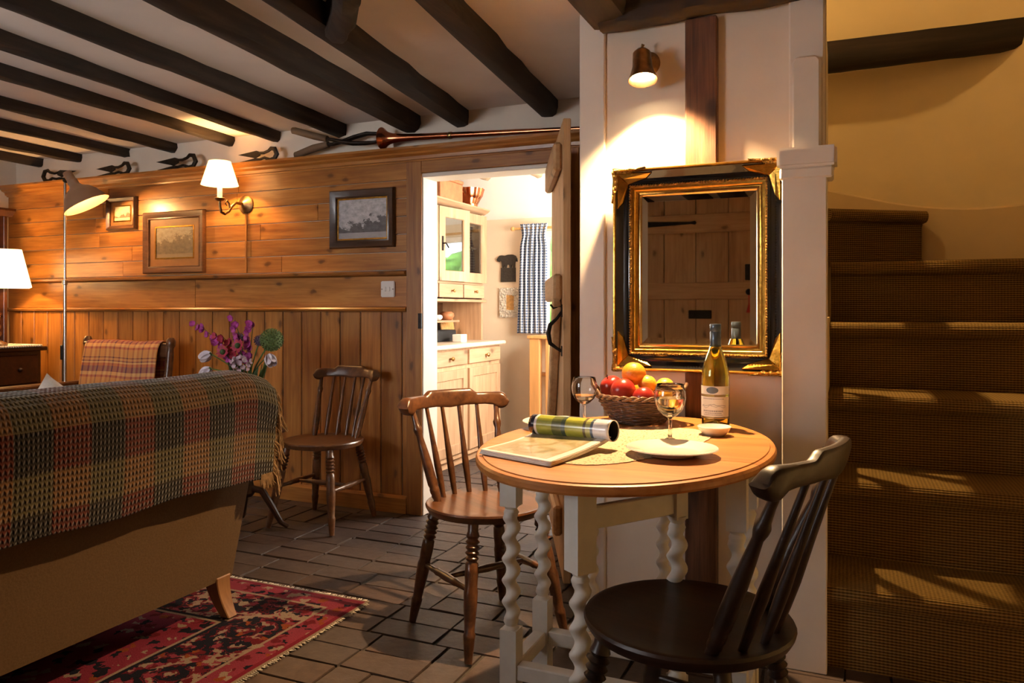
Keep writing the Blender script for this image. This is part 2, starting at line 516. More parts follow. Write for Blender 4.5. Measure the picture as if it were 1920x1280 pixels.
# pictures (flat prints)
def picture_mat(name, stops, scale, horizon, ground, tree, sky=None):
    t = NT(name)
    u, w = uvxy(t)
    uv = t.coord('UV')
    n = t.noise(uv, scale, 6, 0.65)
    n2 = t.noise(uv, scale * 0.35, 3)
    col = t.ramp(n, stops)
    prof = t.math('ADD', t.math('ADD', horizon - 0.14, t.math('MULTIPLY', u, 0.28)), t.math('MULTIPLY', t.math('SUBTRACT', t.noise(uv, scale * 0.6, 5, 0.7), 0.5), 1.3))
    treem = t.math('LESS_THAN', w, prof)
    col = t.mix(treem, sky if sky else col, t.mix(n, tree[0], tree[1]))
    col = t.mix(t.math('LESS_THAN', w, ground[0]), col, t.mix(n, ground[1], ground[2]))
    return t.fin(col, 0.35, 0, 0.5, Coat_Weight=0.6, Coat_Roughness=0.08)


picture_mat('print_river', [(0.3, (0.30, 0.30, 0.32)), (0.7, (0.66, 0.64, 0.66))], 9, 0.42, (0.16, (0.28, 0.27, 0.29), (0.46, 0.45, 0.47)), ((0.018, 0.018, 0.022), (0.22, 0.21, 0.22)))
picture_mat('print_horses', [(0.3, (0.55, 0.44, 0.28)), (0.7, (0.75, 0.62, 0.42))], 7, 0.42, (0.22, (0.62, 0.48, 0.28), (0.72, 0.58, 0.36)), ((0.06, 0.035, 0.02), (0.42, 0.32, 0.2)))
picture_mat('print_market', [(0.3, (0.25, 0.20, 0.11)), (0.7, (0.42, 0.37, 0.24))], 10, 0.62, (0.14, (0.20, 0.15, 0.08), (0.3, 0.22, 0.12)), ((0.05, 0.04, 0.022), (0.30, 0.23, 0.13)))
plain('mount_brown', (0.26, 0.115, 0.03), 0.5, var=0.1)
t = NT('magazine_page')
u, w = uvxy(t)
uv = t.coord('UV')
n = t.noise(uv, 4.5, 6, 0.6, 0.8)
n2 = t.noise(t.mapping(uv, (2, 12, 1)), 9, 3)
c = t.ramp(n, [(0.3, (0.20, 0.17, 0.06)), (0.45, (0.34, 0.27, 0.14)), (0.58, (0.50, 0.40, 0.28)), (0.75, (0.32, 0.30, 0.10))])
inside = t.math('MULTIPLY', t.math('MULTIPLY', t.math('GREATER_THAN', u, 0.04), t.math('LESS_THAN', u, 0.9)), t.math('MULTIPLY', t.math('GREATER_THAN', w, 0.05), t.math('LESS_THAN', w, 0.97)))
t.fin(t.mix(inside, (0.76, 0.72, 0.66), c), 0.3, 0, 0.5, Coat_Weight=0.3)
t = NT('magazine_roll')
u, w = uvxy(t)
n = t.noise(t.coord('UV'), 5, 4)
c = t.ramp(u, [(0.0, (0.012, 0.012, 0.03)), (0.07, (0.72, 0.70, 0.66)), (0.10, (0.30, 0.33, 0.05)), (0.30, (0.13, 0.15, 0.05)), (0.42, (0.07, 0.10, 0.07)), (0.47, (0.42, 0.44, 0.06)), (0.66, (0.40, 0.42, 0.07)), (0.69, (0.14, 0.12, 0.06)), (0.72, (0.45, 0.45, 0.14)), (0.78, (0.10, 0.14, 0.2)), (0.81, (0.74, 0.76, 0.82))], 'CONSTANT')
c = t.mix(0.5, c, t.ramp(n, [(0.3, (0.6, 0.6, 0.6)), (0.7, (1.3, 1.3, 1.3))]), 'MULTIPLY')
t.fin(c, 0.25, 0, 0.5, Coat_Weight=0.4)


# ------------------------------------------------------------------ mesh helpers
class MB:
    def __init__(s):
        s.v, s.f, s.uv = [], [], {}

    def add(s, verts, faces, uvs=None):
        o = len(s.v)
        s.v += [tuple(p) for p in verts]
        for i, f in enumerate(faces):
            s.f.append(tuple(o + k for k in f))
            if uvs:
                s.uv[len(s.f) - 1] = uvs[i]
        return s

    def box(s, x0, y0, z0, x1, y1, z1, M=None):
        x0, x1 = min(x0, x1), max(x0, x1)
        y0, y1 = min(y0, y1), max(y0, y1)
        z0, z1 = min(z0, z1), max(z0, z1)
        vs = [Vector(p) for p in ((x0, y0, z0), (x1, y0, z0), (x1, y1, z0), (x0, y1, z0), (x0, y0, z1), (x1, y0, z1), (x1, y1, z1), (x0, y1, z1))]
        if M:
            vs = [M @ p for p in vs]
        return s.add(vs, [(0, 3, 2, 1), (4, 5, 6, 7), (0, 1, 5, 4), (1, 2, 6, 5), (2, 3, 7, 6), (3, 0, 4, 7)])

    def bar(s, a, b, w, h, up=(0, 0, 1)):
        a, b = Vector(a), Vector(b)
        d = (b - a)
        L = d.length
        d.normalize()
        side = d.cross(Vector(up))
        if side.length < 1e-4:
            side = d.cross(Vector((1, 0, 0)))
        side.normalize()
        u = side.cross(d)
        M = Matrix(((d.x, side.x, u.x, a.x), (d.y, side.y, u.y, a.y), (d.z, side.z, u.z, a.z), (0, 0, 0, 1)))
        return s.box(0, -w / 2, -h / 2, L, w / 2, h / 2, M)

    def lathe(s, prof, seg=24, M=None, cap=True):
        vs, fs = [], []
        for (r, z) in prof:
            for k in range(seg):
                a = 2 * PI * k / seg
                vs.append(Vector((r * math.cos(a), r * math.sin(a), z)))
        n = len(prof)
        for i in range(n - 1):
            for k in range(seg):
                k2 = (k + 1) % seg
                fs.append((i * seg + k, i * seg + k2, (i + 1) * seg + k2, (i + 1) * seg + k))
        if cap:
            fs.append(tuple(range(seg - 1, -1, -1)))
            fs.append(tuple((n - 1) * seg + k for k in range(seg)))
        if M:
            vs = [M @ p for p in vs]
        return s.add(vs, fs)

    def tube(s, pts, rad, seg=10, cap=True, flat=1.0):
        pts = [Vector(p) for p in pts]
        n = len(pts)
        if not hasattr(rad, '__len__'):
            rad = [rad] * n
        vs, fs = [], []
        up = None
        for i in range(n):
            d = (pts[min(i + 1, n - 1)] - pts[max(i - 1, 0)]).normalized()
            if up is None:
                ref = Vector((0, 0, 1)) if abs(d.z) < 0.9 else Vector((1, 0, 0))
                up = (ref - d * ref.dot(d)).normalized()
            else:
                up = (up - d * up.dot(d)).normalized()
            sd = d.cross(up)
            for k in range(seg):
                a = 2 * PI * k / seg
                vs.append(pts[i] + (up * math.cos(a) * flat + sd * math.sin(a)) * rad[i])
        for i in range(n - 1):
            for k in range(seg):
                k2 = (k + 1) % seg
                fs.append((i * seg + k, i * seg + k2, (i + 1) * seg + k2, (i + 1) * seg + k))
        if cap:
            fs.append(tuple(range(seg - 1, -1, -1)))
            fs.append(tuple((n - 1) * seg + k for k in range(seg)))
        return s.add(vs, fs)

    def turned(s, a, b, prof, seg=14):
        """a turned rod from a to b, prof = [(t, radius)]"""
        a, b = Vector(a), Vector(b)
        return s.tube([a + (b - a) * t for t, r in prof], [r for t, r in prof], seg)

    def prism(s, poly, t0, t1, plane='XZ', M=None):
        n = len(poly)

        def P(p, q):
            return {'XZ': (p[0], q, p[1]), 'YZ': (q, p[0], p[1]), 'XY': (p[0], p[1], q)}[plane]
        vs = [Vector(P(p, t0)) for p in poly] + [Vector(P(p, t1)) for p in poly]
        if M:
            vs = [M @ p for p in vs]
        fs = [tuple(range(n)), tuple(range(2 * n - 1, n - 1, -1))]
        for i in range(n):
            j = (i + 1) % n
            fs.append((i, i + n, j + n, j))
        return s.add(vs, fs)

    def ring(s, w, h, prof, closed=True):
        """rectangular frame in XZ facing -Y, centred on the origin; prof = [(inset, y)]"""
        vs, fs = [], []
        n = len(prof)
        for (i, y) in prof:
            a, b = w / 2 - i, h / 2 - i
            vs += [(-a, y, -b), (a, y, -b), (a, y, b), (-a, y, b)]
        for j in range(n if closed else n - 1):
            j2 = (j + 1) % n
            for k in range(4):
                k2 = (k + 1) % 4
                fs.append((j * 4 + k, j * 4 + k2, j2 * 4 + k2, j2 * 4 + k))
        return s.add(vs, fs)

    def sphere(s, c, r, seg=12, rings=8, sq=(1, 1, 1)):
        prof = []
        vs, fs = [], []
        c = Vector(c)
        for i in range(1, rings):
            th = PI * i / rings
            for k in range(seg):
                a = 2 * PI * k / seg
                vs.append(c + Vector((r * math.sin(th) * math.cos(a) * sq[0], r * math.sin(th) * math.sin(a) * sq[1], -r * math.cos(th) * sq[2])))
        b = len(vs)
        vs += [c + Vector((0, 0, -r * sq[2])), c + Vector((0, 0, r * sq[2]))]
        for i in range(rings - 2):
            for k in range(seg):
                k2 = (k + 1) % seg
                fs.append((i * seg + k, i * seg + k2, (i + 1) * seg + k2, (i + 1) * seg + k))
        for k in range(seg):
            k2 = (k + 1) % seg
            fs.append((b, k2, k))
            fs.append((b + 1, (rings - 2) * seg + k, (rings - 2) * seg + k2))
        return s.add(vs, fs)

    def build(s, name, mat, parent=None, smooth=35, bevel=0.0, bevel_seg=1, label=None):
        me = bpy.data.meshes.new(name)
        bm = bmesh.new()
        bv = [bm.verts.new(p) for p in s.v]
        uvl = bm.loops.layers.uv.new('UVMap') if s.uv else None
        for i, f in enumerate(s.f):
            try:
                bf = bm.faces.new([bv[k] for k in f])
            except ValueError:
                continue
            if uvl and i in s.uv:
                for lp, q in zip(bf.loops, s.uv[i]):
                    lp[uvl].uv = q
        bmesh.ops.recalc_face_normals(bm, faces=bm.faces)
        if bevel:
            bm.normal_update()
            ed = [e for e in bm.edges if len(e.link_faces) == 2 and e.calc_face_angle(0) > math.radians(40)]
            bmesh.ops.bevel(bm, geom=ed, offset=bevel, segments=bevel_seg, affect='EDGES', clamp_overlap=True)
        bm.to_mesh(me)
        bm.free()
        if smooth:
            me.polygons.foreach_set('use_smooth', [True] * len(me.polygons))
            me.set_sharp_from_angle(angle=math.radians(smooth))
        me.materials.append(MATS[mat])
        o = bpy.data.objects.new(name, me)
        COL.objects.link(o)
        if parent:
            o.parent = parent
        if label:
            o['label'] = label
        return o


def tag(o, label, cat=None, group=None, kind=None):
    o['label'] = label
    if cat:
        o['category'] = cat
    if group:
        o['group'] = group
    if kind:
        o['kind'] = kind
    return o


def thing(name, label, cat, loc=(0, 0, 0), rz=0.0, group=None):
    o = bpy.data.objects.new(name, None)
    o.empty_display_size = 0.05
    o.location = loc
    o.rotation_euler = (0, 0, rz)
    COL.objects.link(o)
    return tag(o, label, cat, group)


def struct(o, label):
    o['kind'] = 'structure'
    o['label'] = label
    return o


def boxobj(name, mat, parent, x0, y0, z0, x1, y1, z1, bevel=0.0, label=None):
    return MB().box(x0, y0, z0, x1, y1, z1).build(name, mat, parent, bevel=bevel, label=label)


def grid_surface(fn, nu, nv, thick=0.0):
    """fn(i/nu, j/nv) -> (point, uv); single sheet"""
    vs, fs, uvs = [], [], []
    P = [[fn(i / nu, j / nv) for j in range(nv + 1)] for i in range(nu + 1)]
    for i in range(nu + 1):
        for j in range(nv + 1):
            vs.append(P[i][j][0])
    for i in range(nu):
        for j in range(nv):
            fs.append((i * (nv + 1) + j, (i + 1) * (nv + 1) + j, (i + 1) * (nv + 1) + j + 1, i * (nv + 1) + j + 1))
            uvs.append((P[i][j][1], P[i + 1][j][1], P[i + 1][j + 1][1], P[i][j + 1][1]))
    m = MB()
    m.add(vs, fs, uvs)
    return m


def solidify(o, t, offset=-1):
    md = o.modifiers.new('thickness', 'SOLIDIFY')
    md.thickness = t
    md.offset = offset
    return o

# ------------------------------------------------------------------ the setting
CEIL = 2.115
ROOM_X0, ROOM_Y0 = -5.32, -0.5
PW = 3.54          # face of the pine panelling
MW = 2.58          # face of the plastered wall with the mirror


def proj(x, y, z):
    s_, c_ = math.sin(YAW), math.cos(YAW)
    xr, zz = x * c_ + y * s_, -x * s_ + y * c_
    if zz < 0.2:
        return None
    return 960 + 1449 * xr / zz, 580 - 1449 * (z - 1.08) / zz, zz


# floor: mortar bed with separate old bricks
floor = struct(boxobj('floor', 'mortar', None, -5.4, -0.6, -0.06, 1.06, 5.75, -0.007), 'old brick floor laid in mixed courses')
brick_meshes = {}


def brick_mesh(kind, k):
    key = (kind, k)
    if key not in brick_meshes:
        L, W = (0.243, 0.118) if kind == 'h' else (0.118, 0.243)
        bm = bmesh.new()
        rr = random.Random(hash(key) % 1000)
        j = lambda: rr.uniform(-0.004, 0.004)
        top = [bm.verts.new((sx * (L / 2 - 0.0022) + j(), sy * (W / 2 - 0.0022) + j(), rr.uniform(-0.0015, 0.0015))) for sx, sy in ((-1, -1), (1, -1), (1, 1), (-1, 1))]
        mid = [bm.verts.new((v.co.x + (0.0014 if v.co.x > 0 else -0.0014), v.co.y + (0.0014 if v.co.y > 0 else -0.0014), -0.004)) for v in top]
        bot = [bm.verts.new((v.co.x, v.co.y, -0.02)) for v in mid]
        bm.faces.new(top)
        for a, b in ((top, mid), (mid, bot)):
            for i in range(4):
                bm.faces.new((a[i], b[i], b[(i + 1) % 4], a[(i + 1) % 4]))
        bmesh.ops.recalc_face_normals(bm, faces=bm.faces)
        me = bpy.data.meshes.new('brick')
        bm.to_mesh(me)
        bm.free()
        me.materials.append(MATS['brick'])
        brick_meshes[key] = me
    return brick_meshes[key]


rb = random.Random(3)
cells = []
PIT = 0.125
for r in range(-3, 24):
    y0 = r * 0.25 - 0.06
    x = -5.3 + rb.uniform(0, 0.2)
    while x < 1.0:
        if rb.random() < 0.66:
            cells.append((x + 0.125, y0 + 0.0625, 'h'))
            cells.append((x + 0.125, y0 + 0.1875, 'h'))
            x += 0.25
        else:
            cells.append((x + 0.0625, y0 + 0.125, 'v'))
            x += 0.125
seen, rest = [], []
for (x, y, k) in cells:
    if y > 5.6 or y < -0.45:
        continue
    if y > 3.65 and (x < -2.9 or x > -0.95):
        continue
    p = proj(x, y, 0)
    ok = p and -40 < p[0] < 1960 and p[1] < 1330
    under_rug = (x < -1.66 and y < 2.34)
    hid = (x > -0.85 and y > 2.6) or (x > -0.06 and y > 2.5) or (y > 3.7 and not (p and 800 < p[0] < 1080))
    if ok and not under_rug and not hid:
        seen.append((p[2], x, y, k))
    else:
        rest.append((x, y, k))
seen.sort()
rest += [(x, y, k) for (_, x, y, k) in seen[300:]]
for (_, x, y, k) in seen[:300]:
    o = bpy.data.objects.new('brick', brick_mesh(k, rb.randrange(5)))
    o.location = (x, y, rb.uniform(-0.0025, 0.0015))
    o.rotation_euler = (rb.uniform(-0.006, 0.006), rb.uniform(-0.006, 0.006), rb.uniform(-0.012, 0.012))
    o.parent = floor
    COL.objects.link(o)
m = MB()
for (x, y, k) in rest:
    L, W = (0.242, 0.117) if k == 'h' else (0.117, 0.242)
    m.box(x - L / 2, y - W / 2, -0.02, x + L / 2, y + W / 2, rb.uniform(-0.002, 0.001))
o = m.build('remaining_bricks', 'brick', floor, smooth=0)
o['kind'] = 'stuff'

# --- pine-panelled wall with its separate boards
wall_back = struct(MB().prism([(-5.36, 0), (-2.062, 0), (-2.062, 1.79), (-1.29, 1.79), (-1.29, 0), (-0.85, 0), (-0.85, 1.915), (-5.36, 1.915)], 3.556, 3.66, 'XZ').build('wall_back', 'white_paint'), 'honey pine panelled wall with cornice shelf')
rw = random.Random(11)
rows = 6
z0, z1 = 1.290, 1.862
bh = (z1 - z0) / rows
for i in range(rows):
    cuts = [-5.335] + sorted([rw.uniform(-4.5, -3.9), rw.uniform(-3.3, -2.7)]) + [-2.127]
    for a, b in zip(cuts[:-1], cuts[1:]):
        boxobj('board', 'pine_x', wall_back, a + 0.0008, PW + rw.uniform(0, 0.0015), z0 + i * bh + 0.0018, b - 0.0008, 3.556, z0 + (i + 1) * bh - 0.0018, 0.0015)
boxobj('board', 'pine_x', wall_back, -5.335, PW + 0.002, 1.094, -3.62, 3.556, 1.258, 0.001)
boxobj('board', 'pine_x', wall_back, -3.618, PW + 0.002, 1.094, -2.127, 3.556, 1.258, 0.001)
x = -5.335
while x < -2.13:
    x2 = min(x + 0.132, -2.127)
    if x2 - x > 0.02:
        boxobj('board', 'pine_z', wall_back, x + 0.003, PW + 0.003 + rw.uniform(0, 0.002), 0.09, x2 - 0.003, 3.556, 1.068, 0.003)
    x += 0.132
MB().prism([(3.54, 1.262), (3.505, 1.268), (3.502, 1.280), (3.53, 1.286), (3.556, 1.290), (3.556, 1.258)], -5.335, -2.130, 'YZ').build('picture_rail', 'pine_x', wall_back)
MB().prism([(3.54, 1.068), (3.522, 1.072), (3.515, 1.082), (3.522, 1.091), (3.556, 1.094), (3.556, 1.068)], -5.335, -2.130, 'YZ').build('dado_rail', 'pine_x', wall_back)
MB().prism([(3.522, 0.0), (3.522, 0.078), (3.532, 0.092), (3.556, 0.092), (3.556, 0.0)], -5.335, -2.130, 'YZ').build('skirting', 'pine_x', wall_back)
CT = 1.926  # cornice top
MB().prism([(3.556, 1.858), (3.534, 1.858), (3.531, 1.866), (3.521, 1.868), (3.517, 1.884), (3.497, 1.893), (3.492, 1.902), (3.470, 1.908), (3.462, 1.914), (3.462, CT), (3.60, CT), (3.60, 1.915), (3.556, 1.915)], -5.345, -0.86, 'YZ').build('cornice', 'pine_x', wall_back)
# door casing
boxobj('architrave', 'pine_z', wall_back, -2.127, 3.522, 0.0, -2.036, 3.556, 1.858, 0.003)
boxobj('architrave', 'pine_x', wall_back, -2.036, 3.522, 1.794, -1.27, 3.556, 1.858, 0.003)
boxobj('architrave', 'pine_z', wall_back, -1.27, 3.522, 0.0, -1.17, 3.556, 1.858, 0.003)
boxobj('board', 'pine_z', wall_back, -1.168, 3.535, 0.0, -1.01, 3.556, 1.858, 0.002)
boxobj('board', 'pine_z', wall_back, -1.008, 3.535, 0.0, -0.852, 3.556, 1.858, 0.002)
boxobj('door_lining', 'white_paint', wall_back, -2.060, 3.532, 0.0, -2.030, 3.685, 1.772, 0.003)
boxobj('door_lining', 'white_paint', wall_back, -2.060, 3.532, 1.772, -1.29, 3.685, 1.793, 0.003)
boxobj('latch_keep', 'iron', wall_back, -2.050, 3.512, 0.98, -2.030, 3.522, 1.06)

wall_upper = struct(boxobj('wall_back_upper', 'plaster', None, -5.36, 3.60, 1.915, -0.85, 3.70, CEIL), 'strip of cream plaster above the pine cornice')
wall_left = struct(boxobj('wall_left', 'plaster', None, -5.42, -0.58, 0, -5.34, 3.60, CEIL), 'cream plaster side wall at the far left')


def wall_hole(name, mat, axis, at, thick, a0, a1, z0, z1, h):
    """flat wall with one rectangular opening; axis 'Y': lies in XZ at y=at, axis 'X': lies in YZ at x=at"""
    ha0, ha1, hz0, hz1 = h
    m = MB()
    P = (lambda a, z, d: (a, at + d, z)) if axis == 'Y' else (lambda a, z, d: (at + d, a, z))
    out = [(a0, z0), (a1, z0), (a1, z1), (a0, z1)]
    inn = [(ha0, hz0), (ha1, hz0), (ha1, hz1), (ha0, hz1)]
    vs = [P(*p, 0) for p in out] + [P(*p, 0) for p in inn] + [P(*p, thick) for p in out] + [P(*p, thick) for p in inn]
    fs = []
    for k in range(4):
        k2 = (k + 1) % 4
        fs += [(k, k2, 4 + k2, 4 + k), (8 + k, 12 + k, 12 + k2, 8 + k2), (4 + k, 4 + k2, 12 + k2, 12 + k), (k, 8 + k, 8 + k2, k2)]
    m.add(vs, fs)
    return m.build(name, mat, smooth=0)


struct(wall_hole('wall_front', 'plaster', 'Y', -0.5, -0.09, -5.42, 1.06, 0, CEIL, (-3.55, -2.25, 0.9, 1.8)), 'cream plaster wall opposite the mirror')
struct(boxobj('wall_right', 'stair_plaster', None, 1.0, -0.58, 0, 1.06, 3.42, 3.6), 'warm cream wall on the right of the stairs')

# --- wall with the mirror, painted corner board, exposed stud and head beam
wall_mirror = struct(boxobj('wall_mirror', 'plaster', None, -0.845, MW, 0, -0.055, 2.66, 3.6), 'plastered timber-framed wall that carries the gilt mirror')
boxobj('corner_board', 'white_paint', wall_mirror, -0.852, MW - 0.012, 0, -0.760, 2.66, 2.11, 0.004)
MB().box(-0.482, MW - 0.034, 0, -0.380, MW + 0.01, 2.03).build('timber_stud', 'stud', wall_mirror, bevel=0.004)
boxobj('painted_post', 'white_paint', wall_mirror, -0.162, MW - 0.022, 0, -0.058, 2.67, 3.5, 0.005)
struct(boxobj('wall_passage', 'plaster', None, -0.850, 2.66, 0, -0.80, 3.556, 3.6), 'hidden side wall behind the opened plank door')


def beam(name, mat, p0, p1, w, h, seed, parent=None, rough=0.012, seg=26, label=None):
    rr = random.Random(seed)
    p0, p1 = Vector(p0), Vector(p1)
    d = (p1 - p0)
    L = d.length
    d.normalize()
    side = d.cross(Vector((0, 0, 1))).normalized()
    up = side.cross(d)
    sec = [(-0.5, 0.0), (-0.5, -0.45), (-0.42, -0.88), (-0.2, -1.0), (0.2, -1.0), (0.42, -0.88), (0.5, -0.45), (0.5, 0.0)]
    m = MB()
    vs, fs = [], []
    for i in range(seg + 1):
        tt = i / seg
        c = p0 + d * (L * tt)
        ww = w * (1 + 0.10 * noise.noise(Vector((tt * 3.1, seed * 7.3, 0))))
        sh = 0.016 * noise.noise(Vector((tt * 2.2, seed * 3.7, 5)))
        hh = h * (1 + 0.16 * noise.noise(Vector((tt * 2.7, seed * 5.1, 9))))
        for k, (a, b) in enumerate(sec):
            n = noise.noise(Vector((tt * L * 7, k * 1.7, seed * 2.3))) * rough
            q = c + side * (a * ww + sh + (n if abs(a) > 0.3 else 0)) + up * (b * hh + (n if b < -0.3 else 0))
            vs.append(q)
    n = len(sec)
    for i in range(seg):
        for k in range(n):
            k2 = (k + 1) % n
            fs.append((i * n + k, i * n + k2, (i + 1) * n + k2, (i + 1) * n + k))
    fs += [tuple(range(n)), tuple(seg * n + k for k in range(n - 1, -1, -1))]
    m.add(vs, fs)
    return m.build(name, mat, parent, smooth=50, label=label)


beam('head_beam', 'beam_x', (-0.765, 2.535, 2.155), (-0.05, 2.535, 2.170), 0.10, 0.137, 41, wall_mirror, rough=0.007)

# --- ceiling with its dark joists
ceiling = struct(MB().prism([(-5.42, -0.58), (1.06, -0.58), (1.06, 2.56), (-0.84, 2.56), (-0.84, 3.70), (-5.42, 3.70)], CEIL, CEIL + 0.06, 'XY').build('ceiling', 'ceiling_plaster', smooth=0), 'low plaster ceiling with dark joists')
JO = [(-1.35, -1.165, .095, .085), (-1.835, -1.625, .098, .088), (-2.145, -1.955, .115, .095), (-2.60, -2.49, .075, .070), (-3.05, -2.90, .068, .065), (-3.40, -3.27, .066, .060), (-3.86, -3.75, .066, .060), (-4.27, -4.18, .064, .058), (-4.70, -4.62, .064, .058), (-5.09, -5.03, .07, .058)]
for i, (xa, xb, w, h) in enumerate(JO):
    sl = (xb - xa) / (1.9 - 3.6)
    y_end = -0.5
    beam('joist', 'beam', (xa, 3.60, CEIL + 0.003), (xa + sl * (y_end - 3.6), y_end, CEIL + 0.003), w, h, i + 1, ceiling)
beam('brace', 'beam', (-1.60, 2.20, CEIL + 0.003), (-1.17, 1.72, CEIL + 0.003), 0.085, 0.12, 23, ceiling, rough=0.016)
beam('joist', 'beam', (-0.735, 2.575, CEIL + 0.003), (-0.70, -0.5, CEIL + 0.003), 0.15, 0.075, 31, ceiling)

# --- stairs
stair = struct(boxobj('staircase', 'stair_plaster', None, -0.135, 2.66, 0, -0.058, 3.42, 1.05), 'steep cottage stairs carpeted in ribbed sisal')
RISE, GOING, NOSE0 = 0.257, 0.285, 2.485
def step_mesh(width, depth, uoff, voff):
    """nosing front at y=0, top at z=0, width along x; v runs up the riser and along the tread"""
    path = [(0.045, -RISE - 0.01), (0.045, -0.075), (0.038, -0.060), (0.016, -0.055), (0.004, -0.045), (-0.002, -0.030), (0.000, -0.014), (0.010, -0.003), (0.028, 0.0), (depth, 0.0)]
    m = MB()
    L = [0.0]
    for a, b in zip(path[:-1], path[1:]):
        L.append(L[-1] + math.dist(a, b))
    nx = 14
    vs, fs, uvs = [], [], []
    for i in range(nx + 1):
        x = width * i / nx
        for j, (y, z) in enumerate(path):
            wv = 0.004 * noise.noise(Vector((x * 3 + uoff, j * 0.4 + voff, 0)))
            vs.append((x, y + wv, z + wv * 0.5))
    n = len(path)
    for i in range(nx):
        for j in range(n - 1):
            fs.append((i * n + j, (i + 1) * n + j, (i + 1) * n + j + 1, i * n + j + 1))
            u0, u1 = width * i / nx + uoff, width * (i + 1) / nx + uoff
            uvs.append(((u0, L[j] + voff), (u1, L[j] + voff), (u1, L[j + 1] + voff), (u0, L[j + 1] + voff)))
    m.add(vs, fs, uvs)
    for i, rev in ((0, False), (nx, True)):
        ring = [(width * i / nx, *p) for p in path] + [(width * i / nx, depth, -RISE - 0.01)]
        m.add(ring if rev else ring[::-1], [tuple(range(len(ring)))], [tuple((p[1] + uoff, p[2]) for p in (ring if rev else ring[::-1]))])
    b = [(0, depth, 0), (width, depth, 0), (width, depth, -RISE - .01), (0, depth, -RISE - .01)]
    m.add(b, [(0, 1, 2, 3)], [((0, 0),) * 4])
    return m
for i in range(5):
    o = step_mesh(1.06, 0.40 if i < 4 else 0.62, i * 0.37, i * 0.113).build('step', 'sisal', stair, smooth=40)
    o.location = (-0.058, NOSE0 + GOING * i, RISE * (i + 1))
o = step_mesh(0.50, 0.42, 2.2, 0.7).build('winder_step', 'sisal', stair, smooth=40)
o.location = (-0.058, 3.80, RISE * 6)
o.rotation_euler = (0, 0, math.radians(34))
# newel at the foot of the stairs
nw = boxobj('newel_post', 'white_paint', stair, -0.176, 2.462, 0, -0.050, 2.557, 1.525, 0.003)
MB().box(-0.190, 2.448, 1.505, -0.022, 2.557, 1.565).build('newel_cap', 'white_paint', nw, bevel=0.008, bevel_seg=2)
MB().box(-0.183, 2.458, 1.470, -0.032, 2.557, 1.505).build('cap_moulding', 'white_paint', nw, bevel=0.006)
MB().prism([(-0.150, 1.565), (-0.068, 1.565), (-0.068, 1.835), (-0.080, 1.850), (-0.138, 1.850), (-0.150, 1.835)], 2.505, 2.562, 'XZ').build('newel_stub', 'white_paint', nw, bevel=0.006)
for k in range(5):
    MB().turned((-0.10, 2.74 + k * 0.145, 1.05), (-0.10, 2.74 + k * 0.145, 2.10), [(0, .016), (.1, .016), (.15, .022), (.2, .014), (.5, .02), (.8, .014), (.9, .017), (1, .017)]).build('baluster', 'white_paint', stair)
boxobj('handrail', 'white_paint', stair, -0.13, 2.66, 2.10, -0.07, 3.42, 2.15, 0.008)
boxobj('light_block_post', 'white_paint', stair, -0.15, 3.421, 0.0, -0.07, 3.66, 2.2, 0.005)  # unseen post, added to keep the pendant light off the upper treads

# stairwell walls: curved at the back
wp = [(1.02, 3.40)] + [(0.2 + 0.8 * math.cos(a), 3.4 + 0.8 * math.sin(a)) for a in [PI / 2 * k / 16 for k in range(17)]] + [(-0.1, 4.2), (-0.5, 4.2), (-0.845, 4.2)]
m = MB()
vs, fs = [], []
for (x, y) in wp:
    nrm = Vector((x - 0.2, y - 3.4, 0)) if x > 0.2 else Vector((0, 1, 0))
    nrm.normalize()
    for q in ((x, y, 0), (x, y, 3.6), (x + nrm.x * 0.05, y + nrm.y * 0.05, 3.6), (x + nrm.x * 0.05, y + nrm.y * 0.05, 0)):
        vs.append(q)
for i in range(len(wp) - 1):
    for k in range(4):
        k2 = (k + 1) % 4
        fs.append((i * 4 + k, i * 4 + k2, i * 4 + 4 + k2, i * 4 + 4 + k))
fs += [(0, 1, 2, 3), tuple((len(wp) - 1) * 4 + k for k in (3, 2, 1, 0))]
m.add(vs, fs)
wall_stair = struct(m.build('wall_stairwell', 'stair_plaster', smooth=30), 'curved cream wall at the back of the stairwell')
m = MB()
vs, fs = [], []
tops = []
for (x, y) in wp[1:]:
    zt = 1.545 + 0.10 * max(0, (0.62 - x)) ** 1.6 * 2.4
    c = Vector((x - 0.2, y - 3.4, 0)) if x > 0.2 else Vector((0, 1, 0))
    c.normalize()
    a = Vector((x, y, 0)) - c * 0.016
    vs += [(x, y, 1.0), (a.x, a.y, 1.0), (a.x, a.y, zt - 0.01), (x, y, zt)]
for i in range(len(wp) - 2):
    for k in range(3):
        fs.append((i * 4 + k, i * 4 + k + 1, i * 4 + 5 + k, i * 4 + 4 + k))
m.add(vs, fs)
m.build('skirting', 'stair_skirting', wall_stair, smooth=25)
beam('stairwell_beam', 'beam_x', (-0.845, 4.05, 2.362), (1.10, 4.05, 2.362), 0.10, 0.128, 77, wall_stair, rough=0.006)
struct(boxobj('ceiling_stairwell', 'stair_plaster', None, -0.86, 2.50, 3.6, 1.06, 4.3, 3.66), 'high ceiling over the stairs')
struct(boxobj('wall_stair_header', 'stair_plaster', None, -0.055, 2.50, CEIL + 0.06, 1.06, 2.56, 3.6), 'plaster above the stair opening')
struct(boxobj('wall_stair_left', 'stair_plaster', None, -0.85, 3.556, 0, -0.80, 4.25, 3.6), 'inner wall of the stairwell towards the kitchen')

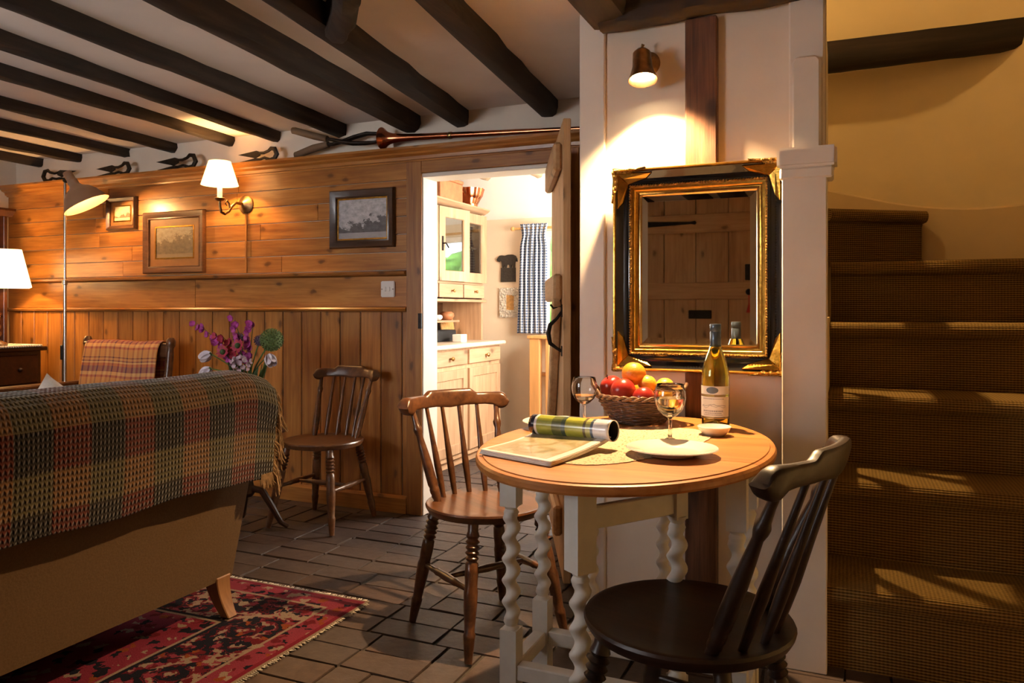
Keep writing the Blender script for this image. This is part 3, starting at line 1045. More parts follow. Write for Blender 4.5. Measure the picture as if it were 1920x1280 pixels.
# --- kitchen shell
KB = 5.65
struct(boxobj('wall_kitchen_left', 'kitchen_plaster', None, -3.02, 3.66, 0, -2.96, 5.75, 2.2), 'peach kitchen wall behind the pine dresser')
wkb = struct(wall_hole('wall_kitchen_back', 'kitchen_plaster', 'Y', KB, 0.10, -3.02, -0.90, 0, 2.2, (-2.20, -1.15, 0.92, 1.70)), 'peach kitchen wall with the bright window')
struct(wall_hole('wall_kitchen_right', 'kitchen_plaster', 'X', -0.92, 0.06, 3.66, 5.75, 0, 2.2, (4.2, 5.3, 0.95, 1.8)), 'kitchen wall opposite the dresser')
kc = struct(MB().prism([(3.70, 2.13), (5.36, 2.13), (5.65, 1.80), (5.75, 1.80), (5.75, 2.2), (3.70, 2.2)], -3.02, -0.86, 'YZ').build('ceiling_kitchen', 'kitchen_ceiling', smooth=0), 'white kitchen ceiling sloping down to the window wall')
beam('joist', 'kitchen_beam', (-2.42, 3.75, 2.133), (-2.53, 5.36, 2.133), 0.06, 0.07, 51, kc)
beam('joist', 'kitchen_beam', (-2.03, 3.75, 2.133), (-2.10, 5.36, 2.133), 0.06, 0.07, 52, kc)


def window(name, axis, cx, at, z0, z1, w, label, bars=1):
    root = None
    h = z1 - z0
    def bx(n, a0, a1, b0, b1, d0, d1, mat, par):
        if axis == 'Y':
            return boxobj(n, mat, par, cx + a0, at + d0, b0, cx + a1, at + d1, b1, 0.003)
        return boxobj(n, mat, par, at + d0, cx + a0, b0, at + d1, cx + a1, b1, 0.003)
    m = MB().ring(w, h, [(0, -0.02), (0.045, -0.02), (0.045, 0.02), (0, 0.02)])
    o = m.build(name, 'white_paint', smooth=0)
    o.location = (cx, at, (z0 + z1) / 2) if axis == 'Y' else (at, cx, (z0 + z1) / 2)
    o.rotation_euler = (0, 0, 0 if axis == 'Y' else PI / 2)
    struct(o, label)
    pane = MB().box(-w / 2 + 0.045, -0.003, -h / 2 + 0.045, w / 2 - 0.045, 0.003, h / 2 - 0.045).build('pane', 'window_glass', o, smooth=0)
    for k in range(bars):
        xx = -w / 2 + w * (k + 1) / (bars + 1)
        MB().box(xx - 0.012, -0.015, -h / 2 + 0.045, xx + 0.012, 0.015, h / 2 - 0.045).build('glazing_bar', 'white_paint', o)
    MB().box(-w / 2 + 0.045, -0.013, -0.012, w / 2 - 0.045, 0.013, 0.012).build('glazing_bar', 'white_paint', o)
    return o


w1 = window('window_1', 'Y', -1.675, KB + 0.08, 0.92, 1.70, 1.05, 'bright kitchen window behind the gingham curtain', 2)
boxobj('window_sill', 'sill_tile', wkb, -2.20, KB - 0.05, 0.885, -1.10, KB + 0.03, 0.918, 0.004)
window('fill_window', 'Y', -2.9, -0.56, 0.9, 1.8, 1.30, 'unseen window added for fill light in the wall opposite the mirror', 3)  # out of view, added to go with the room's fill light
window('window_3', 'X', 4.75, -0.89, 0.95, 1.8, 1.10, 'side window of the kitchen', 2)

# garden hedge outside the kitchen window, seen mirrored in the dresser glass
m = MB()
rh = random.Random(5)
for k in range(95):
    m.sphere((rh.uniform(-4.6, 0.6), 7.4 + rh.uniform(-0.25, 0.25), rh.uniform(0.1, 1.75)), rh.uniform(0.2, 0.38), 9, 6)
tag(m.build('garden_hedge', 'hedge'), 'green garden hedge outside the kitchen window', 'hedge', kind='stuff')
struct(boxobj('ground', 'leaf_green', None, -8, 5.76, -0.1, 4, 12, -0.02), 'lawn outside the kitchen window')

# --- opened plank door of the kitchen
DA = math.atan2(-0.658, 0.293)
door = bpy.data.objects.new('door_1', None)
door.location = (-1.285, 3.50, 0)
door.rotation_euler = (0, 0, DA)
COL.objects.link(door)
struct(door, 'pale ledged plank door standing open into the room')
DWID, DTOP = 0.715, 1.825
pw_ = DWID / 4
for k in range(4):
    boxobj('plank', 'pale_pine_z', door, k * pw_ + 0.002, -0.015, 0.012, (k + 1) * pw_ - 0.002, 0.015, DTOP, 0.003)
for z0_, z1_ in ((1.63, 1.745), (1.115, 1.222), (0.18, 0.30)):
    MB().box(0.05, -0.050, z0_, DWID - 0.055, -0.015, z1_).build('ledge', 'pale_pine_x', door, bevel=0.010)
MB().bar((0.06, -0.034, 0.30), (DWID - 0.09, -0.034, 1.115), 0.034, 0.10, (0, 0, 1)).build('brace', 'pale_pine_x', door, bevel=0.006)
lat = MB().tube([(DWID - 0.06, -0.017, 1.07), (DWID - 0.06, -0.035, 1.045), (DWID - 0.065, -0.062, 1.02), (DWID - 0.065, -0.070, 0.985), (DWID - 0.062, -0.062, 0.945), (DWID - 0.06, -0.035, 0.925), (DWID - 0.06, -0.017, 0.915)], [.006, .006, .0085, .0095, .0085, .006, .006], 10).build('latch_handle', 'iron', door)
MB().box(DWID - 0.076, -0.019, 1.05, DWID - 0.044, -0.015, 1.10).build('latch_plate', 'iron', lat)
MB().box(DWID - 0.074, -0.019, 0.895, DWID - 0.046, -0.015, 0.935).build('latch_plate', 'iron', lat)
MB().tube([(DWID - 0.06, -0.02, 1.09), (DWID - 0.055, -0.05, 1.085), (DWID - 0.055, -0.062, 1.10)], .0045, 8).build('thumb_press', 'iron', lat)
for z_ in (1.69, 0.24):
    MB().prism([(0.0, z_ - 0.02), (0.42, z_ - 0.006), (0.44, z_), (0.42, z_ + 0.006), (0.0, z_ + 0.02)], 0.015, 0.020, 'XZ').build('strap_hinge', 'iron', door)

# --- ledged front door opposite the mirror (seen in the mirror)
fd = bpy.data.objects.new('door_2', None)
fd.location = (-1.42, -0.5, 0)
COL.objects.link(fd)
struct(fd, 'ledged plank front door reflected in the mirror')
for k in range(4):
    boxobj('plank', 'pale_pine_z', fd, k * 0.225 + 0.002, 0.006, 0.01, (k + 1) * 0.225 - 0.002, 0.036, 1.86, 0.003)
for z0_, z1_ in ((1.62, 1.75), (1.15, 1.27), (0.25, 0.37)):
    MB().box(0.05, 0.036, z0_, 0.85, 0.060, z1_).build('ledge', 'pale_pine_x', fd, bevel=0.005)
for z_ in (1.69, 0.31):
    MB().prism([(-0.02, z_ - 0.026), (0.42, z_ - 0.008), (0.45, z_ - 0.014), (0.46, z_), (0.45, z_ + 0.014), (0.42, z_ + 0.008), (-0.02, z_ + 0.026)], 0.060, 0.066, 'XZ').build('strap_hinge', 'iron', fd)
boxobj('letter_flap', 'iron', fd, 0.40, 0.036, 1.015, 0.56, 0.048, 1.075, 0.004)
boxobj('lock_case', 'iron', fd, 0.79, 0.060, 1.28, 0.85, 0.085, 1.39, 0.004)
MB().sphere((0.815, 0.075, 1.20), 0.022).build('knob', 'iron', fd)
MB().tube([(0.815, 0.07, 1.20), (0.815, 0.065, 1.12), (0.815, 0.06, 1.06)], [.004, .004, .02], 8).build('key_tag', 'red_plastic', fd)
m = MB().box(-0.07, 0.0, 0, 0.0, 0.03, 1.95).box(0.90, 0.0, 0, 0.97, 0.03, 1.95).box(0, 0.0, 1.87, 0.90, 0.03, 1.95)
MB().box(-0.07, 0, 0, -0.003, 0.03, 1.87).build('door_frame', 'mahogany', fd)
MB().box(0.903, 0, 0, 0.97, 0.03, 1.87).build('door_frame', 'mahogany', fd)
MB().box(-0.07, 0, 1.872, 0.97, 0.03, 1.95).build('door_frame', 'mahogany', fd)

# ------------------------------------------------------------------ furniture
# gate-leg table
TX, TY, TZ = -0.52, 1.983, 0.735
TA, TB = 0.362, 0.532
table = thing('gateleg_table', 'oval gate-leg table with oak top and cream twisted legs', 'table', (TX, TY, 0))
ZB = 0.011   # brick unevenness under the feet


def oval_slab(half, name):
    """top with moulded edge; half: 0 centre strip, -1 near leaf, +1 far leaf"""
    prof = [(1.0, -0.024), (1.006, -0.019), (1.006, -0.010), (0.998, -0.004), (0.985, -0.0025), (0.975, -0.0025), (0.972, 0.0)]
    cut = 0.172
    N = 96
    pts = []
    for k in range(N):
        a = 2 * PI * k / N
        pts.append((math.cos(a), math.sin(a)))
    m = MB()
    rings = []
    for (s_, z) in prof:
        ring = []
        for (c_, s2) in pts:
            ring.append((TA * c_ - (1 - s_) * c_ * 0.5, TB * s2 - (1 - s_) * s2 * 0.5, z))
        rings.append(ring)
    bm = bmesh.new()
    V = [[bm.verts.new(p) for p in r] for r in rings]
    for i in range(len(V) - 1):
        for k in range(N):
            bm.faces.new((V[i][k], V[i][(k + 1) % N], V[i + 1][(k + 1) % N], V[i + 1][k]))
    bm.faces.new(V[0][::-1])
    bm.faces.new(V[-1])
    planes = []
    g = 0.0008
    if half == 0:
        planes = [((0, cut - g, 0), (0, 1, 0)), ((0, -cut + g, 0), (0, -1, 0))]
    elif half < 0:
        planes = [((0, -cut - g, 0), (0, 1, 0))]
    else:
        planes = [((0, cut + g, 0), (0, -1, 0))]
    for co, no in planes:
        r = bmesh.ops.bisect_plane(bm, geom=bm.verts[:] + bm.edges[:] + bm.faces[:], plane_co=co, plane_no=no, clear_outer=True)
        ed = [e for e in r['geom_cut'] if isinstance(e, bmesh.types.BMEdge)]
        bmesh.ops.contextual_create(bm, geom=ed)
    bmesh.ops.recalc_face_normals(bm, faces=bm.faces)
    me = bpy.data.meshes.new(name)
    bm.to_mesh(me)
    bm.free()
    me.polygons.foreach_set('use_smooth', [True] * len(me.polygons))
    me.set_sharp_from_angle(angle=math.radians(30))
    me.materials.append(MATS['table_oak'])
    o = bpy.data.objects.new(name, me)
    o.location = (0, 0, TZ)
    o.parent = table
    COL.objects.link(o)
    return o


oval_slab(0, 'table_top')
oval_slab(-1, 'leaf')
oval_slab(1, 'leaf')


def twist_leg(m, x, y, z0, z1, blk_top, blk_bot, w=0.046, rot=0.0, pitch=0.056):
    """square blocks top and bottom with a barley-twist shaft between, plus collars"""
    R = Matrix.Translation((x, y, 0)) @ Matrix.Rotation(rot, 4, 'Z')
    h = w / 2
    m.box(-h, -h, z1 - blk_top, h, h, z1, R)
    m.box(-h, -h, z0, h, h, z0 + blk_bot, R)
    a, b = z0 + blk_bot - 0.006, z1 - blk_top + 0.006
    coll = 0.028
    seg, n = 16, 70
    vs, fs = [], []
    for i in range(n + 1):
        z = a + (b - a) * i / n
        e = min(z - a, b - z)
        if e < coll:
            q = e / coll
            r = [0.0222, 0.0222, 0.019, 0.0155, 0.0185, 0.0205][min(5, int(q * 6))]
            off = 0.0
        else:
            f = min(1, (e - coll) / 0.02)
            r = 0.0188
            off = 0.0062 * f
        ph = 2 * PI * z / pitch
        for k in range(seg):
            t_ = 2 * PI * k / seg
            vs.append(R @ Vector((off * math.cos(ph) + r * math.cos(t_), off * math.sin(ph) + r * math.sin(t_), z)))
    for i in range(n):
        for k in range(seg):
            k2 = (k + 1) % seg
            fs.append((i * seg + k, i * seg + k2, (i + 1) * seg + k2, (i + 1) * seg + k))
    fs += [tuple(range(seg - 1, -1, -1)), tuple(n * seg + k for k in range(seg))]
    m.add(vs, fs)
    return m


LX, LY = 0.288, 0.115
TU = TZ - 0.025
for sx in (-1, 1):
    for sy in (-1, 1):
        twist_leg(MB(), sx * LX, sy * LY, 0.003, TU, 0.145, 0.24).build('leg', 'leg_paint', table, smooth=45)
for sy in (-1, 1):
    boxobj('apron', 'leg_paint', table, -LX + 0.023, sy * LY - 0.010, TU - 0.022, LX - 0.023, sy * LY + 0.010, TU, 0.002)
    boxobj('stretcher', 'leg_paint', table, -LX + 0.023, sy * LY - 0.019, 0.115, LX - 0.023, sy * LY + 0.019, 0.155, 0.003)
for sx in (-1, 1):
    boxobj('apron', 'leg_paint', table, sx * LX - 0.010, -LY + 0.023, TU - 0.022, sx * LX + 0.010, LY - 0.023, TU, 0.002)
    boxobj('stretcher', 'leg_paint', table, sx * LX - 0.019, -LY + 0.023, 0.115, sx * LX + 0.019, LY - 0.023, 0.155, 0.003)
for s in (-1, 1):
    piv = Vector((-s * 0.155, s * 0.152, 0))
    end = Vector((s * 0.012, s * 0.385, 0))
    if s < 0:
        piv, end = Vector((0.155, -0.152, 0)), Vector((-0.008, -0.385, 0))
    else:
        piv, end = Vector((-0.155, 0.152, 0)), Vector((0.008, 0.385, 0))
    ang = math.atan2(end.y - piv.y, end.x - piv.x)
    g1 = twist_leg(MB(), end.x, end.y, 0.003, TU - 0.002, 0.195, 0.15, 0.050, ang).build('gate_leg', 'leg_paint', table, smooth=45)
    g2 = twist_leg(MB(), piv.x, piv.y, 0.16, TU - 0.002, 0.12, 0.06, 0.036, ang).build('gate_leg', 'leg_paint', table, smooth=45)
    dn = (end - piv).normalized()
    p0, p1 = piv + dn * 0.018, end - dn * 0.023
    MB().bar((p0.x, p0.y, TU - 0.085), (p1.x, p1.y, TU - 0.085), 0.020, 0.050).build('gate_rail', 'leg_paint', table, bevel=0.002)
    MB().bar((p0.x, p0.y, 0.17), (p1.x, p1.y, 0.17), 0.030, 0.036).build('gate_rail', 'leg_paint', table, bevel=0.002)


# penny chairs: round seat, bobbin legs, spindle back, scrolled yoke rail.  local frame faces +X
def penny_chair(label, loc, rz, mat, seat_z=0.43, r=0.205, back=0.775, back_w=0.21, group=None, rake=0.045, lk=1.1):
    ch = thing('penny_chair', label, 'chair', loc, rz, group)
    sp = [(0.0, seat_z - 0.028), (r * 0.86, seat_z - 0.028), (r * 0.95, seat_z - 0.024), (r * 0.975, seat_z - 0.016), (r * 0.99, seat_z - 0.010), (r, seat_z - 0.003), (r * 0.985, seat_z + 0.003), (r * 0.95, seat_z + 0.004), (r * 0.90, seat_z + 0.0005), (r * 0.6, seat_z - 0.003), (0.0, seat_z - 0.004)]
    MB().lathe([(max(a, 0.0005), z) for a, z in sp], 48).build('seat', mat, ch, smooth=40)
    lp = [(0, .011), (.05, .0125), (.17, .0165), (.20, .0175), (.215, .0145), (.30, .0165), (.40, .019), (.50, .0205), (.53, .0175), (.62, .0195), (.70, .0185), (.715, .014), (.735, .0205), (.755, .014), (.775, .0215), (.795, .0145), (.815, .0215), (.835, .0145), (.855, .0215), (.875, .0145), (.895, .020), (.93, .0155), (1, .0155)]
    feet = {}
    for fx in (1, -1):
        for sy in (-1, 1):
            a0 = Vector((fx * 0.195 + (0.01 if fx < 0 else 0), sy * 0.185, 0.004))
            b0 = Vector((fx * 0.125, sy * 0.125, seat_z - 0.02))
            feet[(fx, sy)] = (a0, b0)
            MB().turned(a0, b0, [(q_, w_ * lk) for q_, w_ in lp], 14).build('leg', mat, ch, smooth=50)

    def at(k, t_):
        a0, b0 = feet[k]
        return a0 + (b0 - a0) * t_
    spf = [(0, .007), (.15, .009), (.28, .0105), (.31, .013), (.35, .0115), (.5, .014), (.65, .0115), (.69, .013), (.72, .0105), (.85, .009), (1, .007)]
    for sy in (-1, 1):
        MB().turned(at((1, sy), 0.50), at((-1, sy), 0.50), spf, 12).build('stretcher', mat, ch, smooth=50)
    mid = [(at((1, sy), 0.50) + at((-1, sy), 0.50)) / 2 for sy in (-1, 1)]
    MB().turned(mid[0], mid[1], spf, 12).build('stretcher', mat, ch, smooth=50)
    # yoke rail, an arc behind the seat
    xr, dep = -r - rake, 0.055

    def arc(u):
        return Vector((xr + dep * (u * u) * 1.0, u * back_w, 0))
    vs, fs = [], []
    nseg = 64
    for i in range(nseg + 1):
        u = -1.06 + 2.12 * i / nseg
        p = arc(u)
        tx = Vector((2 * dep * u, back_w, 0)).normalized()
        nn = Vector((-tx.y, tx.x, 0))           # away from the sitter
        au = abs(u)
        q = max(0.0, min(1.0, (au - 0.40) / 0.14))
        q = q * q * (3 - 2 * q)
        top = back + 0.004 - 0.016 * q
        q2 = max(0.0, min(1.0, (au - 0.66) / 0.16))
        bot = back - 0.056 - 0.004 * q2 - 0.006 * (1 - min(1, au / 0.3))
        th = 0.0135 + 0.008 * max(0.0, min(1.0, (au - 0.72) / 0.2))
        if au > 0.80:
            q3 = (au - 0.80) / 0.10
            cz, R0 = back - 0.042, 0.031
            f = min(1.0, q3)
            hh = R0 if au < 0.92 else R0 * math.sqrt(max(0.02, 1 - ((au - 0.92) / 0.1405) ** 2))
            top = top * (1 - f) + (cz + hh) * f
            bot = bot * (1 - f) + (cz - hh) * f
        lean = -0.012
        for k in range(16):
            ak = 2 * PI * k / 16
            cs, sn = math.cos(ak), math.sin(ak)
            dn_ = math.copysign(abs(cs) ** 0.55, cs)
            dz = 0.5 + 0.5 * math.copysign(abs(sn) ** 0.55, sn)
            z = bot + (top - bot) * dz
            q = p + nn * (th * dn_) + Vector((lean * dz, 0, 0))
            vs.append((q.x, q.y, z))
    for i in range(nseg):
        for k in range(16):
            k2 = (k + 1) % 16
            fs.append((i * 16 + k, i * 16 + k2, (i + 1) * 16 + k2, (i + 1) * 16 + k))
    fs += [tuple(range(16)), tuple(nseg * 16 + k for k in range(15, -1, -1))]
    MB().add(vs, fs).build('top_rail', mat, ch, smooth=40)
    post = [(0, .0125), (.05, .0125), (.07, .0155), (.10, .0145), (.12, .0165), (.15, .0165), (.17, .0145), (.20, .0175), (.28, .0175), (.45, .0165), (.60, .0135), (.72, .0105), (.76, .0145), (.79, .0155), (.82, .0115), (.90, .0095), (1, .0095)]
    spin = [(0, .0085), (.2, .0115), (.35, .0125), (.6, .0095), (.85, .0075), (1, .007)]
    for k in range(6):
        u = -0.86 + 1.72 * k / 5
        a = PI + u * 1.12 * -1
        rr = r * 0.80
        a0 = Vector((math.cos(PI) * rr * math.cos(u * 1.05), rr * math.sin(u * 1.05), seat_z - 0.008))
        p = arc(u * 0.98)
        b0 = Vector((p.x, p.y, back - 0.054))
        if k in (0, 5):
            MB().turned(a0, b0, post, 12).build('back_post', mat, ch, smooth=50)
        else:
            MB().turned(a0, b0, spin, 10).build('spindle', mat, ch, smooth=50)
    return ch


GRP = 'round-seated spindle-back chairs'
penny_chair('very dark spindle chair nearest the camera, at the stair side of the table', (-0.303, 1.628, 0), math.radians(166), 'chair_dark', 0.44, 0.216, 0.828, 0.215, GRP, 0.072)
penny_chair('brown spindle chair between the kitchen doorway and the oval table', (-1.115, 2.365, 0), math.radians(-33), 'chair_brown', 0.43, 0.205, 0.785, 0.205, GRP)
penny_chair('honey brown spindle chair standing against the pine panelling', (-2.435, 3.225, 0), math.radians(-88), 'chair_honey', 0.42, 0.202, 0.775, 0.185, GRP)

# sofa, seen from behind
sofa = thing('sofa', 'beige upholstered sofa with its back to the camera', 'sofa', (-1.9, 1.2, 0))


def sofa_sec(y0, y1, n):
    sec = [(-0.10, 0.135), (-0.02, 0.46), (0.035, 0.70), (0.038, 0.78), (0.015, 0.825), (-0.035, 0.842), (-0.10, 0.832), (-0.145, 0.79), (-0.17, 0.70), (-0.22, 0.40), (-0.26, 0.135)]
    vs, fs = [], []
    k = len(sec)
    for i in range(n + 1):
        f = i / n
        y = y0 + (y1 - y0) * f
        e = min(y - y0, y1 - y)
        sh = 1 - 0.10 * max(0, 1 - e / 0.05) ** 2
        for (x, z) in sec:
            cz = 0.45
            vs.append((-0.10 + (x + 0.10) * sh, y, 0.135 + (z - 0.135) * (1 - 0.04 * max(0, 1 - e / 0.05) ** 2)))
    for i in range(n):
        for j in range(k):
            j2 = (j + 1) % k
            fs.append((i * k + j, i * k + j2, (i + 1) * k + j2, (i + 1) * k + j))
    fs += [tuple(range(k)), tuple(n * k + j for j in range(k - 1, -1, -1))]
    return MB().add(vs, fs)


SY0, SY1 = -0.86, 0.925
sofa_sec(SY0, SY1, 40).build('back', 'sofa_cloth', sofa, smooth=55)
MB().box(-0.92, SY0 + 0.02, 0.135, -0.22, SY1 - 0.02, 0.30).build('seat_base', 'sofa_cloth', sofa, bevel=0.02, bevel_seg=2)
for k in range(2):
    MB().box(-0.90, SY0 + 0.14 + k * 0.75, 0.30, -0.26, SY0 + 0.88 + k * 0.75, 0.44).build('seat_cushion', 'sofa_cloth', sofa, bevel=0.045, bevel_seg=3)
for s in (SY0, SY1 - 0.13):
    MB().box(-0.90, s + 0.005, 0.135, -0.20, s + 0.125, 0.60).build('arm', 'sofa_cloth', sofa, bevel=0.05, bevel_seg=3)
for (x, y, d) in ((-0.115, SY1 - 0.045, 1), (-0.115, SY0 + 0.06, 1), (-0.86, SY1 - 0.06, -1), (-0.86, SY0 + 0.06, -1)):
    vs, fs = [], []
    for i in range(9):
        f = i / 8
        z = 0.15 - 0.137 * f
        w = 0.033 - 0.013 * f
        off = d * (0.055 * f ** 1.8 - 0.01)
        for sx, sy in ((-1, -1), (1, -1), (1, 1), (-1, 1)):
            vs.append((x + off + sx * w, y + sy * w, z))
    for i in range(8):
        for k in range(4):
            k2 = (k + 1) % 4
            fs.append((i * 4 + k, i * 4 + k2, (i + 1) * 4 + k2, (i + 1) * 4 + k))
    fs += [(0, 1, 2, 3), tuple(32 + k for k in range(4))]
    MB().add(vs, fs).build('leg', 'leg_beech', sofa, bevel=0.003)

# tartan-square woollen throw over the sofa back
tp = [(0.045, 0.505), (0.052, 0.60), (0.056, 0.70), (0.057, 0.775), (0.042, 0.825), (0.005, 0.858), (-0.05, 0.866), (-0.11, 0.855), (-0.158, 0.81), (-0.185, 0.72), (-0.20, 0.62)]
TL = [0.0]
for a, b in zip(tp[:-1], tp[1:]):
    TL.append(TL[-1] + math.dist(a, b))


def throw_at(s):
    d = s * TL[-1]
    for j in range(len(tp) - 1):
        if d <= TL[j + 1] + 1e-9:
            f = (d - TL[j]) / (TL[j + 1] - TL[j])
            return tp[j][0] + (tp[j + 1][0] - tp[j][0]) * f, tp[j][1] + (tp[j + 1][1] - tp[j][1]) * f
    return tp[-1]


TY0, TY1 = 0.30, 2.165


def throw_fn(i, j):
    y = TY0 + (TY1 - TY0) * i
    x, z = throw_at(j)
    n = noise.noise(Vector((y * 3.2, j * 2.5, 1.3)))
    n2 = noise.noise(Vector((y * 9.0, j * 4.0, 7.3)))
    hem = (1 - j) ** 3 if j < 0.5 else 0
    endf = max(0, (y - 2.02) / 0.145)
    zz = z - 0.035 * endf ** 2 * (1 if z > 0.7 else 0.4) + 0.006 * n * (1 - hem) + 0.018 * hem * n - 0.01 * hem * endf
    xx = x + 0.006 * n + 0.004 * n2 + 0.012 * endf * (1 - abs(2 * j - 1))
    return (xx - 1.9, y + 0.012 * noise.noise(Vector((j * 6, 3, 1))) * endf, zz), (y, j * TL[-1])


m = grid_surface(throw_fn, 170, 60)
throw = tag(m.build('throw_blanket', 'throw_weave', smooth=80), 'chunky woven plaid throw draped over the sofa back', 'blanket')
solidify(throw, 0.012, 0)
throw_root = throw
# fringe: one joined part, far too many strands to tell apart
m = MB()
rf = random.Random(9)
for k in range(150):
    j = k / 149 * 0.98
    x, z = throw_at(j)
    nx_, nz_ = 0.0, 0.0
    y = TY1 - 0.004
    base = Vector((x - 1.9 + 0.004, y, z - 0.03))
    drop = rf.uniform(0.035, 0.075)
    out = Vector((rf.uniform(-0.004, 0.02), rf.uniform(0.012, 0.045), 0))
    m.tube([base, base + out * 0.6 + Vector((0, 0, -0.25 * drop)), base + out + Vector((rf.uniform(-.006, .006), rf.uniform(-.006, .006), -drop))], [0.0042, 0.0036, 0.002], 5)
for k in range(60):
    y = TY1 - 0.06 * k / 60
    x, z = throw_at(0.0)
    base = Vector((x - 1.9 + 0.004, y, z + 0.005))
    m.tube([base, base + Vector((rf.uniform(-.004, .006), rf.uniform(-.004, .012), -rf.uniform(0.03, 0.055)))], [0.0042, 0.002], 5)
fr = m.build('fringe', 'wool_fringe', throw_root, smooth=60)
fr['kind'] = 'stuff'

# white cushion whose corner peeks over the sofa
m = MB()
vs, fs = [], []
N = 14
for sgn in (1, -1):
    for i in range(N + 1):
        for j in range(N + 1):
            a, b = 2 * i / N - 1, 2 * j / N - 1
            t_ = 0.075 * (max(0, 1 - a * a) * max(0, 1 - b * b)) ** 0.4
            pinch = 1 - 0.05 * (1 - abs(a * b))
            vs.append((sgn * t_, a * 0.15 * pinch, b * 0.15 * pinch))
for s_ in (0, 1):
    o_ = s_ * (N + 1) ** 2
    for i in range(N):
        for j in range(N):
            fs.append((o_ + i * (N + 1) + j, o_ + (i + 1) * (N + 1) + j, o_ + (i + 1) * (N + 1) + j + 1, o_ + i * (N + 1) + j + 1))
m.add(vs, fs)
cu = m.build('cushion', 'cushion_cloth', smooth=60)
cu.location = (-2.535, 1.86, 0.650)
cu.rotation_euler = (math.radians(45), math.radians(-14), math.radians(8))
tag(cu, 'white cushion corner showing above the sofa throw, below the floor lamp', 'cushion')

# Persian rug
RX1, RY1 = -1.605, 2.40
m = MB()


def rug_fn(i, j):
    x, y = RX1 - RW * (1 - i), RY1 - RH * (1 - j)
    return (x + 0.01 * noise.noise(Vector((0, y * 2, 3))), y + 0.012 * noise.noise(Vector((x * 2, 0, 4))), 0.009 + 0.0015 * noise.noise(Vector((x * 4, y * 4, 0)))), (RW * i, RH * j)


rug = grid_surface(rug_fn, 50, 42).build('persian_rug', 'persian_rug', smooth=60)
solidify(rug, 0.007, -1)
tag(rug, 'red and navy Persian rug under the sofa', 'rug')
m = MB()
for k in range(170):
    y = RY1 - 0.02 - k * (1.5 / 170)
    x = RX1
    m.tube([(x - 0.003, y, 0.007), (x + rf.uniform(0.006, 0.014), y + rf.uniform(-0.006, 0.006), 0.006)], [0.0022, 0.0016], 4)
for k in range(90):
    x = RX1 - 0.01 - k * (0.9 / 90)
    m.tube([(x, RY1 - 0.003, 0.007), (x + rf.uniform(-0.006, 0.006), RY1 + rf.uniform(0.006, 0.016), 0.006)], [0.0022, 0.0016], 4)
o = m.build('fringe', 'shell', rug)
o['kind'] = 'stuff'

# mirror with black and gilt frame
MWD, MHT = 0.546, 0.668
mir = thing('gilt_mirror', 'large wall mirror with an ornate black and gold border above the table', 'mirror', (-0.4385, MW - 0.036, 1.211))
F = lambda pr, nm, mt, cl=True, bv=0: MB().ring(MWD, MHT, pr, cl).build(nm, mt, mir, smooth=40)
F([(0.0, -0.0), (0.0, -0.045), (0.004, -0.055), (0.008, -0.056), (0.012, -0.050), (0.012, 0.0)], 'outer_edge', 'gilt')
F([(0.012, 0.0), (0.012, -0.049), (0.022, -0.042), (0.034, -0.034), (0.044, -0.036), (0.050, -0.033), (0.056, -0.036), (0.056, 0.0)], 'lacquer_band', 'black_lacquer')
F([(0.056, 0.0), (0.056, -0.040), (0.058, -0.044), (0.061, -0.042), (0.063, -0.036), (0.063, 0.0)], 'beaded_moulding', 'gilt_carved')
F([(0.063, 0.0), (0.063, -0.036), (0.070, -0.034), (0.074, -0.028), (0.080, -0.026), (0.082, -0.018), (0.082, 0.0)], 'inner_slip', 'gilt')
F([(0.082, 0.0), (0.082, -0.020), (0.087, -0.022), (0.090, -0.016), (0.092, -0.010), (0.092, 0.0)], 'inner_slip', 'gilt_pale')
# carved corner ornaments
def corner_ornament(sx, sz):
    m = MB()
    N = 26
    vs, fs = [], []
    Lc, Wc = 0.115, 0.030
    # L-shaped leaf tapering along both arms
    def arm(horizontal):
        vs, fs = [], []
        for i in range(N + 1):
            s = i / N * Lc
            wmax = Wc * (1 - max(0, (i / N - 0.25) / 0.75) ** 1.5) + 0.003
            for j in range(9):
                a = j / 8 * wmax
                hgt = 0.052 + 0.010 * math.sin(PI * j / 8) + 0.005 * noise.noise(Vector((s * 95, a * 95, sx * 3 + sz)))
                hgt -= 0.018 * (a / Wc)
                if j in (0, 8):
                    hgt -= 0.012
                p = (s, a) if horizontal else (a, s)
                vs.append((sx * (MWD / 2 + 0.003 - p[0]), -hgt, sz * (MHT / 2 + 0.003 - p[1])))
        for i in range(N):
            for j in range(8):
                fs.append((i * 9 + j, (i + 1) * 9 + j, (i + 1) * 9 + j + 1, i * 9 + j + 1))
        m.add(vs, fs)
    arm(True)
    arm(False)
    c = m.build('corner_ornament', 'gilt_carved', mir, smooth=60)
    c['label'] = 'carved gilt corner leaf'
    return c
def corner_plate(sx, sz, horizontal):
    vs = []
    for (s, a, h_) in ((0.012, 0.016, 0.052), (0.132, 0.018, 0.052), (0.112, 0.034, 0.040), (0.050, 0.052, 0.041), (0.034, 0.034, 0.046)):
        p = (s, a) if horizontal else (a, s)
        vs.append((sx * (MWD / 2 - p[0]), -h_, sz * (MHT / 2 - p[1])))
    vs += [(x, y + 0.012, z) for x, y, z in vs]
    fs = [(0, 1, 2, 3, 4), (9, 8, 7, 6, 5)] + [(k, k + 5, (k + 1) % 5 + 5, (k + 1) % 5) for k in range(5)]
    MB().add(vs, fs).build('corner_plate', 'gilt', mir, smooth=0, bevel=0.002)
for sx in (-1, 1):
    for sz in (-1, 1):
        corner_ornament(sx, sz)
        corner_plate(sx, sz, True)
        corner_plate(sx, sz, False)
m = MB()
